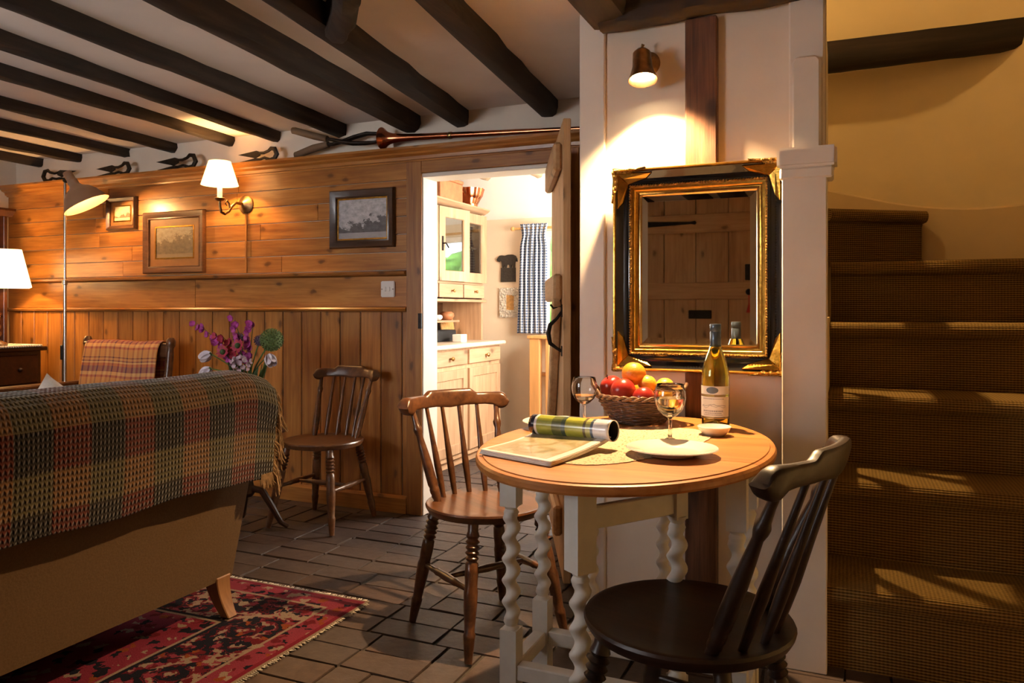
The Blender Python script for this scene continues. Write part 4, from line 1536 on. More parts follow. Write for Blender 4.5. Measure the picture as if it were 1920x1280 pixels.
for side in range(4):
    L_ = (MWD if side % 2 == 0 else MHT) - 0.116
    nb = int(L_ / 0.0085)
    for k in range(nb + 1):
        q = -L_ / 2 + L_ * k / nb
        if side == 0: p = (q, -0.0435, MHT / 2 - 0.058)
        elif side == 1: p = (MWD / 2 - 0.058, -0.0435, q)
        elif side == 2: p = (q, -0.0435, -MHT / 2 + 0.058)
        else: p = (-MWD / 2 + 0.058, -0.0435, q)
        m.sphere(p, 0.0036, 6, 4)
bd = m.build('beads', 'gilt_carved', mir, smooth=60)
bd['kind'] = 'stuff'
gw, gh = MWD - 0.18, MHT - 0.18
MB().box(-gw / 2 + 0.020, -0.0125, -gh / 2 + 0.020, gw / 2 - 0.020, -0.004, gh / 2 - 0.020).build('glass', 'mirror_glass', mir, smooth=0)
MB().ring(gw, gh, [(0.0, -0.0117), (0.020, -0.0125)], False).build('bevel', 'mirror_glass', mir, smooth=0)
MB().box(-gw / 2 - 0.02, -0.004, -gh / 2 - 0.02, gw / 2 + 0.02, -0.001, gh / 2 + 0.02).build('backing', 'black', mir, smooth=0)

# brass spotlight above the mirror
sl = thing('wall_spotlight', 'small brass spotlight on the wall above the mirror', 'lamp', (-0.610, MW, 1.908))
MB().lathe([(0.002, 0.0), (0.040, 0.0), (0.040, 0.006), (0.034, 0.014), (0.020, 0.020), (0.010, 0.024), (0.001, 0.025)], 28, Matrix.Rotation(PI / 2, 4, 'X')).build('wall_rose', 'dull_brass', sl)
MB().tube([(0, -0.02, 0.0), (0, -0.05, 0.012), (0.0, -0.070, 0.018), (0.0, -0.082, 0.012)], 0.007, 10).build('arm', 'dull_brass', sl)
MB().tube([(-0.008, -0.05, 0.012), (-0.012, -0.05, 0.04), (-0.006, -0.052, 0.052)], [.004, .004, .006], 8).build('switch', 'dull_brass', sl)
SPD = Vector((0.10, -0.24, -1.0)).normalized()
SM = Matrix.Translation((-0.004, -0.082, 0.022)) @ SPD.to_track_quat('Z', 'Y').to_matrix().to_4x4() @ Matrix.Scale(1.12, 4)
MB().lathe([(0.001, 0.0), (0.018, 0.001), (0.026, 0.010), (0.028, 0.040), (0.029, 0.055), (0.036, 0.080), (0.043, 0.098), (0.041, 0.098), (0.034, 0.080), (0.027, 0.056), (0.020, 0.052), (0.001, 0.052)], 32, SM, cap=False).build('lamp_head', 'dull_brass', sl)
MB().lathe([(0.001, 0.062), (0.024, 0.064), (0.031, 0.080), (0.030, 0.084), (0.001, 0.088)], 28, SM, cap=False).build('bulb', 'spot_bulb', sl)
d = bpy.data.lights.new('spot_beam', 'SPOT')
d.energy, d.color, d.spot_size, d.spot_blend, d.shadow_soft_size = 165, (1.0, 0.64, 0.31), math.radians(122), 0.55, 0.018
so = bpy.data.objects.new('spot_beam', d)
so.location = SM @ Vector((0, 0, 0.094))
so.rotation_euler = SPD.to_track_quat('-Z', 'Y').to_euler()
so.parent = sl
COL.objects.link(so)

# wall sconce on the panelling
sc = thing('wall_sconce', 'brass candle sconce with a small cream shade on the panelling', 'lamp', (-3.222, PW, 1.695))
MB().lathe([(0.002, 0.0), (0.052, 0.0), (0.054, 0.006), (0.046, 0.012), (0.030, 0.018), (0.016, 0.03), (0.001, 0.034)], 28, Matrix.Rotation(PI / 2, 4, 'X')).build('wall_rose', 'dull_brass', sc)
MB().tube([(0, -0.02, 0), (-0.002, -0.05, -0.002), (-0.004, -0.08, 0.0), (-0.008, -0.105, -0.022), (-0.014, -0.125, -0.055), (-0.020, -0.15, -0.072), (-0.026, -0.172, -0.062), (-0.028, -0.18, -0.03), (-0.028, -0.18, 0.0)], 0.0085, 12).build('arm', 'dull_brass', sc)
MB().tube([(-0.012, -0.118, -0.045), (-0.012, -0.125, -0.01), (-0.014, -0.14, 0.005), (-0.016, -0.15, -0.012), (-0.014, -0.14, -0.024)], [.006, .006, .005, .004, .003], 8).build('scroll', 'dull_brass', sc)
MB().lathe([(0.001, -0.004), (0.014, -0.002), (0.026, 0.006), (0.030, 0.014), (0.028, 0.016), (0.001, 0.014)], 24, Matrix.Translation((-0.028, -0.18, 0))).build('drip_pan', 'dull_brass', sc)
MB().lathe([(0.014, 0.012), (0.014, 0.085), (0.010, 0.092), (0.001, 0.094)], 18, Matrix.Translation((-0.028, -0.18, 0))).build('candle_tube', 'candle_tube', sc)
o = MB().lathe([(0.102, 0.088), (0.060, 0.222)], 40, Matrix.Translation((-0.028, -0.18, 0)), cap=False).build('lamp_shade', 'shade_cream', sc)
MB().box(-0.006, -0.004, -0.40, 0.006, 0.0, -0.05).build('cable_strip', 'pine_z', sc)
solidify(o, 0.0015)
point_light('sconce_bulb', (-0.028, -0.18, 0.15), 10.5, WARM, 0.018, sc)

# floor lamp with tilting metal shade
fl = thing('floor_lamp', 'slim chrome floor lamp with a tilted pinkish metal shade', 'lamp', (-4.305, 3.20, 0))
MB().lathe([(0.001, 0.0), (0.13, 0.0), (0.13, 0.012), (0.12, 0.02), (0.02, 0.028), (0.001, 0.03)], 32, Matrix.Translation((0, 0, 0.004))).build('base', 'steel', fl)
MB().tube([(0, 0, 0.03), (0, 0, 1.24)], 0.0095, 14).build('pole', 'steel', fl)
MB().tube([(0, 0, 1.24), (0, 0, 1.852)], 0.0075, 14).build('pole', 'steel', fl)
MB().lathe([(0.008, 1.225), (0.015, 1.23), (0.015, 1.255), (0.008, 1.26)], 16).build('height_collar', 'steel', fl)
MB().sphere((0.004, 0, 1.855), 0.016).build('swivel_joint', 'black', fl)
HD = Vector((0.38, 0.30, -0.87)).normalized()
HM = Matrix.Translation((0.028, 0.0, 1.888)) @ HD.to_track_quat('Z', 'Y').to_matrix().to_4x4()
MB().lathe([(0.001, -0.018), (0.022, -0.018), (0.026, -0.012), (0.026, 0.035), (0.030, 0.040), (0.030, 0.070), (0.040, 0.085), (0.072, 0.105), (0.098, 0.135), (0.116, 0.170), (0.136, 0.205), (0.134, 0.206), (0.112, 0.170), (0.094, 0.137), (0.068, 0.108), (0.034, 0.092), (0.001, 0.090)], 40, HM, cap=False).build('lamp_shade', 'lamp_enamel', fl)
MB().sphere(HM @ Vector((0, 0, 0.125)), 0.028).build('bulb', 'bulb', fl)
point_light('floor_lamp_bulb', HM @ Vector((0, 0, 0.165)), 9.0, WARM, 0.02, fl)
cd = MB().tube([(-0.03, 0.02, 1.86), (-0.045, 0.03, 1.80), (-0.050, 0.03, 1.6), (-0.040, 0.03, 1.3), (-0.048, 0.03, 1.0), (-0.060, 0.03, 0.86), (-0.062, 0.03, 0.6), (-0.03, 0.03, 0.3), (-0.02, 0.02, 0.05)], 0.0028, 8).build('cord', 'black', fl)
MB().box(-0.072, 0.018, 0.775, -0.050, 0.040, 0.865).build('inline_switch', 'black', cd, bevel=0.004)

# dark sideboard with shelf upstand against the left wall
sb = thing('sideboard', 'dark mahogany sideboard with a tall shelved back at the left edge', 'cabinet', (-5.335, 2.80, 0))
boxobj('body', 'mahogany', sb, 0.005, 0.0, 0.06, 0.535, 0.60, 0.815, 0.004)
boxobj('top', 'mahogany', sb, 0.0, -0.02, 0.815, 0.575, 0.62, 0.842, 0.006)
for zz, hh in ((0.12, 0.25), (0.39, 0.2), (0.61, 0.18)):
    dr = boxobj('drawer', 'mahogany', sb, 0.535, 0.03, zz, 0.550, 0.57, zz + hh, 0.004)
    for yy in (0.15, 0.45):
        MB().sphere((0.556, yy, zz + hh / 2), 0.014, 10, 6).build('knob', 'mahogany', dr)
boxobj('upper_side', 'mahogany', sb, 0.005, 0.575, 0.842, 0.205, 0.60, 1.70, 0.003)
boxobj('upper_side', 'mahogany', sb, 0.005, 0.0, 0.842, 0.205, 0.025, 1.70, 0.003)
boxobj('back_panel', 'mahogany', sb, 0.002, 0.025, 0.842, 0.02, 0.575, 1.70)
for zz in (1.04, 1.36):
    boxobj('shelf', 'mahogany', sb, 0.02, 0.025, zz, 0.19, 0.575, zz + 0.02)
MB().prism([(0.0, 1.70), (0.21, 1.70), (0.225, 1.72), (0.245, 1.735), (0.245, 1.75), (0.0, 1.75)], -0.02, 0.63, 'XZ').build('cornice', 'mahogany', sb)
for (x, y) in ((0.05, 0.05), (0.49, 0.05), (0.05, 0.55), (0.49, 0.55)):
    MB().lathe([(0.03, 0.003), (0.035, 0.03), (0.028, 0.062)], 14, Matrix.Translation((x, y, 0))).build('foot', 'mahogany', sb)
# beaded runner on it
m = MB()
m.box(-0.17, -0.27, 0, 0.17, 0.27, 0.003)
rn = m.build('lace_runner', 'paper')
rn.location = (-4.93, 3.10, 0.8435)
tag(rn, 'white lace runner on the dark sideboard under the lamp', 'runner')
m = MB()
for k in range(34):
    m.sphere((0.176, -0.26 + k * 0.0158, 0.005), 0.008, 7, 5)
    if k < 22:
        m.sphere((-0.165 + k * 0.0158, 0.276, 0.005), 0.008, 7, 5)
e_ = m.build('scalloped_edge', 'paper', rn)
e_['kind'] = 'stuff'

# table lamp with square tapered shade
tl = thing('table_lamp', 'turned wooden table lamp with a glowing square cream shade', 'lamp', (-4.965, 3.22, 0.848))
MB().lathe([(0.06, 0.0), (0.062, 0.012), (0.05, 0.022), (0.022, 0.035), (0.016, 0.05), (0.026, 0.07), (0.026, 0.085), (0.014, 0.098), (0.024, 0.115), (0.024, 0.13), (0.014, 0.145), (0.022, 0.17), (0.018, 0.24), (0.013, 0.32), (0.018, 0.335), (0.018, 0.35), (0.009, 0.36), (0.009, 0.42), (0.001, 0.42)], 22).build('stem', 'frame_brown', tl)


def sq_shade(m, b, t_, z0_, z1_, ch):
    vs = []
    for w, z in ((b, z0_), (t_, z1_)):
        c_ = w * (1 - ch)
        for p in ((-c_, -w), (c_, -w), (w, -c_), (w, c_), (c_, w), (-c_, w), (-w, c_), (-w, -c_)):
            vs.append((p[0], p[1], z))
    fs = [(k, (k + 1) % 8, 8 + (k + 1) % 8, 8 + k) for k in range(8)]
    return m.add(vs, fs)


o = sq_shade(MB(), 0.185, 0.132, 0.372, 0.612, 0.16).build('lamp_shade', 'shade_white', tl, smooth=0)
o.rotation_euler = (0, 0, math.radians(-32))
solidify(o, 0.0015)
point_light('table_lamp_bulb', (0, 0, 0.48), 11.0, WARM, 0.025, tl)

# armchair with tartan blanket by the panelling
ac = thing('wooden_armchair', 'wooden armchair by the panelling with a tartan blanket over its back', 'chair', (-3.953, 3.05, 0))
for sx in (-1, 1):
    MB().turned((sx * 0.345, 0.20, 0.004), (sx * 0.345, 0.30, 0.915), [(0, .02), (.4, .024), (.9, .022), (.93, .018), (.95, .026), (.98, .026), (1, .016)], 14).build('back_post', 'frame_brown', ac)
    MB().turned((sx * 0.345, -0.28, 0.004), (sx * 0.345, -0.28, 0.62), [(0, .018), (.3, .024), (.7, .024), (1, .02)], 14).build('front_leg', 'frame_brown', ac)
    MB().box(sx * 0.345 - 0.032, -0.32, 0.62, sx * 0.345 + 0.032, 0.275, 0.648).build('arm_rest', 'frame_brown', ac, bevel=0.008)
MB().box(-0.345, 0.265, 0.80, 0.345, 0.295, 0.885).build('top_rail', 'frame_brown', ac, bevel=0.006)
MB().box(-0.345, 0.235, 0.46, 0.345, 0.262, 0.53).build('back_rail', 'frame_brown', ac, bevel=0.006)
MB().box(-0.325, -0.27, 0.36, 0.325, 0.215, 0.455).build('seat', 'sofa_cloth', ac, bevel=0.03, bevel_seg=2)
bp = [(0.185, 0.47), (0.20, 0.60), (0.228, 0.78), (0.243, 0.86), (0.262, 0.888), (0.29, 0.892), (0.312, 0.87), (0.316, 0.80), (0.31, 0.66)]
BL = [0.0]
for a, b in zip(bp[:-1], bp[1:]):
    BL.append(BL[-1] + math.dist(a, b))


def blanket_fn(i, j):
    d = j * BL[-1]
    k = 0
    while k < len(bp) - 2 and d > BL[k + 1]:
        k += 1
    f = (d - BL[k]) / (BL[k + 1] - BL[k])
    y = bp[k][0] + (bp[k + 1][0] - bp[k][0]) * f
    z = bp[k][1] + (bp[k + 1][1] - bp[k][1]) * f
    x = -0.30 + 0.605 * i
    n = noise.noise(Vector((x * 7, j * 3, 2)))
    return (x + 0.01 * noise.noise(Vector((j * 5, 1, i))), y + 0.006 * n, z + 0.005 * noise.noise(Vector((x * 5, 0, 9)))), (x + 1, d)


bl = grid_surface(blanket_fn, 50, 40).build('tartan_blanket', 'tartan', smooth=80)
bl.location = (-3.953, 3.05, 0)
solidify(bl, 0.009, 0)
tag(bl, 'orange and maroon tartan blanket over the wooden armchair', 'blanket')

# small tripod side table behind the sofa end
st = thing('side_table', 'small dark tripod table carrying the flower vase', 'table', (-2.70, 2.98, 0))
MB().lathe([(0.001, 0.468), (0.165, 0.468), (0.175, 0.474), (0.175, 0.484), (0.168, 0.489), (0.001, 0.489)], 36).build('table_top', 'mahogany', st)
MB().lathe([(0.02, 0.16), (0.034, 0.18), (0.026, 0.22), (0.018, 0.26), (0.03, 0.31), (0.02, 0.38), (0.022, 0.44), (0.04, 0.468)], 18).build('column', 'mahogany', st)
for k in range(3):
    a = math.radians(20 + 120 * k)
    MB().tube([(0.015 * math.cos(a), 0.015 * math.sin(a), 0.20), (0.07 * math.cos(a), 0.07 * math.sin(a), 0.19), (0.12 * math.cos(a), 0.12 * math.sin(a), 0.11), (0.165 * math.cos(a), 0.165 * math.sin(a), 0.035), (0.20 * math.cos(a), 0.20 * math.sin(a), 0.014)], [.018, .018, .016, .013, .011], 10).build('leg', 'mahogany', st)

# pine dresser in the kitchen (faces +X)
DX, DU = -2.42, -2.56
DY0, DY1 = 4.28, 5.41
dr = thing('kitchen_dresser', 'pale pine dresser with glazed upper doors beyond the doorway', 'dresser', (-2.94, DY0, 0))
Xf, Xu = DX + 2.94, DU + 2.94
DL = DY1 - DY0
boxobj('base_carcass', 'dresser_z', dr, 0.02, 0.0, 0.06, Xf - 0.018, DL, 0.815, 0.002)
boxobj('plinth', 'dresser_y', dr, 0.02, 0.01, 0.004, Xf - 0.05, DL - 0.01, 0.06)
boxobj('worktop', 'worktop', dr, 0.0, -0.02, 0.815, Xf + 0.025, DL + 0.03, 0.845, 0.008)
for k in range(2):
    y0_, y1_ = 0.02 + k * (DL - 0.02) / 2, (k + 1) * (DL - 0.02) / 2
    g = boxobj('drawer', 'dresser_y', dr, Xf - 0.018, y0_ + 0.006, 0.70, Xf, y1_ - 0.004, 0.80, 0.003)
    MB().lathe([(0.006, 0), (0.006, 0.012), (0.014, 0.02), (0.015, 0.027), (0.009, 0.033), (0.001, 0.034)], 14, Matrix.Translation((Xf, (y0_ + y1_) / 2, 0.75)) @ Matrix.Rotation(PI / 2, 4, 'Y')).build('knob', 'brass', g)
    dd_ = MB().add([], [])
    p = MB()
    cy_, cz_ = (y0_ + y1_) / 2, 0.385
    w_, h_ = y1_ - y0_ - 0.012, 0.57
    o = MB().ring(w_, h_, [(0.0, 0.018), (0.0, 0.0), (0.062, 0.0), (0.066, 0.010), (0.066, 0.018)]).build('door', 'dresser_z', dr, smooth=0)
    o.location = (Xf, cy_, cz_)
    o.rotation_euler = (0, 0, PI / 2)
    MB().box(-w_ / 2 + 0.06, 0.0105, -h_ / 2 + 0.06, w_ / 2 - 0.06, 0.017, h_ / 2 - 0.06).build('door_panel', 'dresser_z', o)
# niche and upper cupboard
boxobj('side_panel', 'dresser_z', dr, 0.02, 0.0, 0.845, Xu - 0.02, 0.022, 1.14, 0.002)
boxobj('side_panel', 'dresser_z', dr, 0.02, DL - 0.022, 0.845, Xu - 0.02, DL, 1.14, 0.002)
boxobj('back_panel', 'frame_brown', dr, 0.005, 0.022, 0.845, 0.02, DL - 0.022, 1.14)
boxobj('niche_shelf', 'dresser_y', dr, 0.02, 0.022, 0.985, Xu - 0.14, 0.97, 1.0)
def panel_box(x0, x1):
    m = MB()
    m.box(x0, 0.0, 1.14, x1, DL, 1.16)
    return m
boxobj('upper_floor', 'dresser_y', dr, 0.02, -0.005, 1.135, Xu + 0.01, DL + 0.005, 1.155, 0.003)
boxobj('upper_side', 'dresser_z', dr, 0.02, 0.0, 1.155, Xu - 0.018, 0.02, 1.81, 0.002)
boxobj('upper_side', 'dresser_z', dr, 0.02, DL - 0.02, 1.155, Xu - 0.018, DL, 1.81, 0.002)
boxobj('upper_back', 'mahogany', dr, 0.008, 0.02, 1.155, 0.02, DL - 0.02, 1.81)
boxobj('shelf', 'dresser_y', dr, 0.02, 0.02, 1.54, Xu - 0.06, DL - 0.02, 1.555)
boxobj('rail', 'dresser_y', dr, 0.02, 0.02, 1.265, Xu - 0.02, DL - 0.02, 1.28)
MB().prism([(0.02, 1.81), (Xu - 0.018, 1.81), (Xu + 0.01, 1.825), (Xu + 0.03, 1.84), (Xu + 0.03, 1.85), (0.02, 1.85)], -0.025, DL + 0.025, 'XZ').build('cornice', 'dresser_y', dr)
cols = [(0.012, 0.385), (0.395, 0.762), (0.772, 1.118)]
for k, (a, b) in enumerate(cols):
    w_, h_ = b - a, 0.515
    g = boxobj('drawer', 'dresser_y', dr, Xu - 0.018, a + 0.004, 1.165, Xu, b - 0.004, 1.262, 0.003)
    MB().lathe([(0.005, 0), (0.005, 0.012), (0.012, 0.02), (0.012, 0.026), (0.001, 0.030)], 12, Matrix.Translation((Xu, (a + b) / 2, 1.213)) @ Matrix.Rotation(PI / 2, 4, 'Y')).build('knob', 'brass', g)
    o = MB().ring(w_, h_, [(0.0, 0.018), (0.0, 0.0), (0.070, 0.0), (0.074, 0.008), (0.074, 0.018)]).build('door', 'dresser_z', dr, smooth=0)
    o.location = (Xu + (0.0, 0.026, 0.010)[k], (a + b) / 2, 1.28 + h_ / 2)
    o.rotation_euler = (0, 0, PI / 2 - math.radians((0, 8, 3)[k]))
    if k == 0:
        MB().box(-w_ / 2 + 0.07, 0.009, -h_ / 2 + 0.07, w_ / 2 - 0.07, 0.017, h_ / 2 - 0.07).build('door_panel', 'dresser_z', o)
    else:
        MB().box(-w_ / 2 + 0.07, 0.011, -h_ / 2 + 0.07, w_ / 2 - 0.07, 0.014, h_ / 2 - 0.07).build('pane', 'cabinet_glass', o, smooth=0)
    lx = -w_ / 2 + 0.035
    MB().box(lx - 0.008, -0.006, -0.05, lx + 0.008, 0.0, 0.05).tube([(lx, -0.006, 0.0), (lx, -0.03, 0.0), (lx + 0.03, -0.032, -0.03)], 0.006, 8).build('latch', 'iron', o)

# ------------------------------------------------------------------ things on the walls
def framed(name, label, cx, cz, w, h, fr, frame_mat, mount, mount_mat, pic_mat, tilt=0.0):
    t_ = thing(name, label, 'picture', (cx, PW - 0.001, cz), 0)
    t_.rotation_euler = (math.radians(tilt), 0, 0)
    MB().ring(w, h, [(0.0, 0.0), (0.0, -0.018), (0.006, -0.026), (fr * 0.45, -0.022), (fr * 0.8, -0.014), (fr * 0.95, -0.016), (fr, -0.010), (fr, 0.0)]).build('frame', frame_mat, t_, smooth=40)
    iw, ih = w - 2 * fr, h - 2 * fr
    if mount:
        MB().ring(iw + 0.004, ih + 0.004, [(0.0, -0.006), (mount, -0.006), (mount, -0.004), (0.0, -0.004)]).build('mount', mount_mat, t_, smooth=0)
        MB().ring(iw - 2 * mount + 0.016, ih - 2 * mount + 0.016, [(0.0, -0.0075), (0.008, -0.0075), (0.008, -0.0045), (0.0, -0.0045)]).build('inner_slip', 'gilt', t_, smooth=0)
    pw2, ph2 = iw / 2 - mount + 0.003, ih / 2 - mount + 0.003
    m = MB().add([(-pw2, -0.0035, -ph2), (pw2, -0.0035, -ph2), (pw2, -0.0035, ph2), (-pw2, -0.0035, ph2)], [(0, 1, 2, 3)], [((0, 0), (1, 0), (1, 1), (0, 1))])
    m.build('print', pic_mat, t_, smooth=0)
    MB().box(-iw / 2 - 0.004, -0.003, -ih / 2 - 0.004, iw / 2 + 0.004, -0.001, ih / 2 + 0.004).build('backing', 'black', t_, smooth=0)
    return t_


framed('framed_print', 'black and white landscape print beside the kitchen doorway', -2.410, 1.573, 0.415, 0.318, 0.045, 'frame_dark', 0.008, 'gilt', 'print_river')
framed('framed_print', 'large wide brown-framed old print of a crowd on the panelling', -3.780, 1.492, 0.500, 0.380, 0.045, 'frame_brown', 0.052, 'mount_brown', 'print_market')
framed('framed_print', 'smallest framed print, just right of the floor lamp shade', -4.225, 1.690, 0.255, 0.205, 0.028, 'frame_brown', 0.030, 'mount_brown', 'print_horses')

sw = thing('light_switch', 'white plastic double light switch beside the door casing', 'switch', (-2.248, PW, 1.189))
MB().box(-0.043, -0.010, -0.043, 0.043, 0.0, 0.043).build('plate', 'plastic_white', sw, bevel=0.004, bevel_seg=2)
for sx in (-1, 1):
    MB().box(sx * 0.012 - 0.006, -0.015, -0.012, sx * 0.012 + 0.006, -0.010, 0.012).build('rocker', 'plastic_white', sw, bevel=0.002)
    MB().sphere((sx * 0.034, -0.010, 0.0), 0.0035, 8, 5).build('screw', 'steel', sw)


# ------------------------------------------------------------------ implements on the cornice
def shears(label, x, flip=1, s=1.0, rz=0.0):
    t_ = thing('sheep_shears', label, 'shears', (x, 3.515, CT + 0.002), rz, 'old sheep shears along the cornice')
    f = flip * s

    def P(pts):
        q = [(a * f, b * s) for a, b in pts]
        return q if f > 0 else q[::-1]
    MB().prism(P([(-0.145, 0.0), (-0.13, 0.010), (-0.02, 0.024), (0.005, 0.022), (0.005, 0.006), (-0.03, 0.0)]), -0.006, 0.0, 'XZ').build('blade', 'shears_iron', t_)
    MB().prism(P([(-0.15, 0.052), (-0.02, 0.066), (0.005, 0.058), (0.005, 0.038), (-0.03, 0.024), (-0.05, 0.030)]), 0.001, 0.007, 'XZ').build('blade', 'shears_iron', t_)
    MB().tube([(0.0, -0.003, 0.014 * s), (0.04 * f, -0.003, 0.022 * s), (0.075 * f, 0, 0.010 * s), (0.105 * f, 0, 0.012 * s), (0.122 * f, 0, 0.036 * s), (0.108 * f, 0, 0.066 * s), (0.082 * f, 0, 0.070 * s), (0.065 * f, 0, 0.058 * s), (0.03 * f, 0.003, 0.050 * s), (0.0, 0.003, 0.052 * s)], [.006, .0065, .008, .011, .012, .011, .009, .007, .0065, .006], 10, flat=1.3).build('spring_bow', 'shears_iron', t_)


shears('iron sheep shears on the cornice just above the wall sconce', -3.105, 1, 1.05)
shears('iron sheep shears on the cornice, directly left of the pair above the sconce', -3.735, 1, 1.2)
shears('iron sheep shears on the cornice just right of the floor lamp top', -4.275, 1, 1.1)
shears('iron sheep shears on the cornice with bow to the left, behind the floor lamp', -4.80, -1, 1.15)

tg = thing('wooden_handled_tongs', 'old pincers with two long wooden handles spread open on the cornice', 'tongs', (-2.5, 3.505, CT + 0.002))
MB().tube([(-0.355, 0, 0.158), (-0.34, 0, 0.156), (-0.20, 0, 0.112), (-0.12, 0, 0.090)], [.018, .019, .020, .018], 12).build('handle', 'ash_handle', tg)
MB().tube([(-0.345, 0.012, 0.020), (-0.33, 0.012, 0.022), (-0.22, 0.012, 0.050), (-0.12, 0.012, 0.064)], [.019, .020, .021, .018], 12).build('handle', 'ash_handle', tg)
MB().tube([(-0.13, 0, 0.092), (-0.09, 0, 0.084), (-0.02, 0, 0.066), (0.05, 0, 0.052), (0.13, 0, 0.046), (0.19, 0, 0.046), (0.225, 0, 0.056)], [.013, .013, .015, .016, .015, .012, .006], 10, flat=0.8).build('jaw', 'shears_iron', tg)
MB().tube([(-0.13, 0.012, 0.063), (-0.09, 0.012, 0.062), (-0.02, 0.012, 0.072), (0.05, 0.012, 0.088), (0.13, 0.012, 0.100), (0.19, 0.012, 0.094), (0.225, 0.012, 0.080)], [.013, .013, .015, .016, .015, .012, .006], 10, flat=0.8).build('jaw', 'shears_iron', tg)

A_, B_ = Vector((-2.262, 3.50, CT + 0.0615)), Vector((-1.12, 3.50, CT + 0.012))
HMx = Matrix.Translation(A_) @ (B_ - A_).to_track_quat('Z', 'Y').to_matrix().to_4x4()
Lh = (B_ - A_).length
hn = MB().lathe([(0.058, 0.0), (0.060, 0.002), (0.057, 0.008), (0.044, 0.022), (0.033, 0.042), (0.026, 0.070), (0.021, 0.11), (0.0165, 0.22), (0.0145, 0.45), (0.0125, Lh * 0.72), (0.0095, Lh - 0.02), (0.012, Lh), (0.008, Lh), (0.005, Lh - 0.03), (0.010, Lh * 0.6), (0.012, 0.25), (0.018, 0.10), (0.030, 0.042), (0.042, 0.021), (0.055, 0.007)], 28, HMx, cap=False).build('coaching_horn', 'copper')
tag(hn, 'long copper coaching horn lying on the cornice above the doorway', 'horn')
MB().lathe([(0.0166, 0.40), (0.0175, 0.402), (0.0175, 0.418), (0.0164, 0.42)], 20, HMx, cap=False).build('ferrule', 'brass', hn)

# ------------------------------------------------------------------ stairwell light
pl = thing('pendant_lamp', 'metal pendant lamp hanging over the stairs out of sight', 'lamp', (-0.42, 3.36, 3.10))
MB().tube([(0, 0, 0.09), (0, 0, 0.50)], 0.003, 6).build('flex', 'black', pl)
MB().lathe([(0.001, 0.10), (0.02, 0.095), (0.03, 0.06), (0.05, 0.04), (0.11, -0.03), (0.108, -0.03), (0.045, 0.035), (0.001, 0.05)], 24, cap=False).build('lamp_shade', 'lamp_enamel', pl)
MB().sphere((0, 0, 0.005), 0.03, 14, 10).build('bulb', 'bulb', pl)
point_light('pendant_bulb', (0, 0, -0.06), 11.0, (1.0, 0.66, 0.25), 0.03, pl)
d = bpy.data.lights.new('pendant_beam', 'SPOT')
d.energy, d.color, d.spot_size, d.spot_blend, d.shadow_soft_size = 170, (1.0, 0.66, 0.28), math.radians(46), 0.5, 0.012
po = bpy.data.objects.new('pendant_beam', d)
po.location = (0, 0, -0.05)
po.rotation_euler = (Vector((0.25, 2.85, 0.4)) - Vector((-0.42, 3.36, 3.05))).to_track_quat('-Z', 'Y').to_euler()
po.parent = pl
COL.objects.link(po)

# ------------------------------------------------------------------ on the oval table
def T(x, y, dz=0.0):
    return (x, y, TZ + 0.0008 + dz)


# lace runner
m = MB()
N = 120
cx_, cy_ = -0.515, 1.945
ring, inner = [], []
for k in range(N):
    a = 2 * PI * k / N
    sc_ = 1 + 0.022 * abs(math.sin(a * 22))
    ring.append((0.150 * math.copysign(abs(math.cos(a)) ** 0.7, math.cos(a)) * sc_, 0.315 * math.copysign(abs(math.sin(a)) ** 0.8, math.sin(a)) * sc_, 0.0012))
    inner.append((ring[-1][0] * 0.9, ring[-1][1] * 0.94, 0.0016))
vs = ring + inner + [(0, 0, 0.0016)]
fs = [(k, (k + 1) % N, N + (k + 1) % N, N + k) for k in range(N)] + [(N + k, N + (k + 1) % N, 2 * N) for k in range(N)]
dl = m.add(vs, fs).build('lace_doily', 'lace')
dl.location = T(cx_, cy_)
dl.rotation_euler = (0, 0, math.radians(-16))
tag(dl, 'cream lace table runner in the middle of the oval table', 'doily')
LZ = 0.0022


def plate(label, x, y, r):
    o = MB().lathe([(0.001, 0.002), (r * 0.55, 0.0), (r * 0.60, 0.002), (r * 0.72, 0.008), (r * 0.97, 0.0155), (r, 0.0165), (r * 0.985, 0.0185), (r * 0.72, 0.0115), (r * 0.60, 0.006), (r * 0.5, 0.0045), (0.001, 0.0045)], 56, cap=False).build('dinner_plate', 'china', smooth=14)
    o.location = T(x, y, LZ)
    return tag(o, label, 'plate', 'white plates laid on the table')


plate('white plate at the front of the oval table', -0.376, 1.826, 0.108)
plate('white plate behind the rolled magazine', -0.775, 2.125, 0.100)

# small white dish
o = MB().lathe([(0.001, 0.0), (0.028, 0.0), (0.034, 0.006), (0.042, 0.016), (0.046, 0.024), (0.0445, 0.0255), (0.040, 0.017), (0.030, 0.008), (0.001, 0.006)], 40, cap=False).build('small_dish', 'china', smooth=60)
o.location = T(-0.330, 2.165)
tag(o, 'little white dish in front of the wine bottle', 'dish')


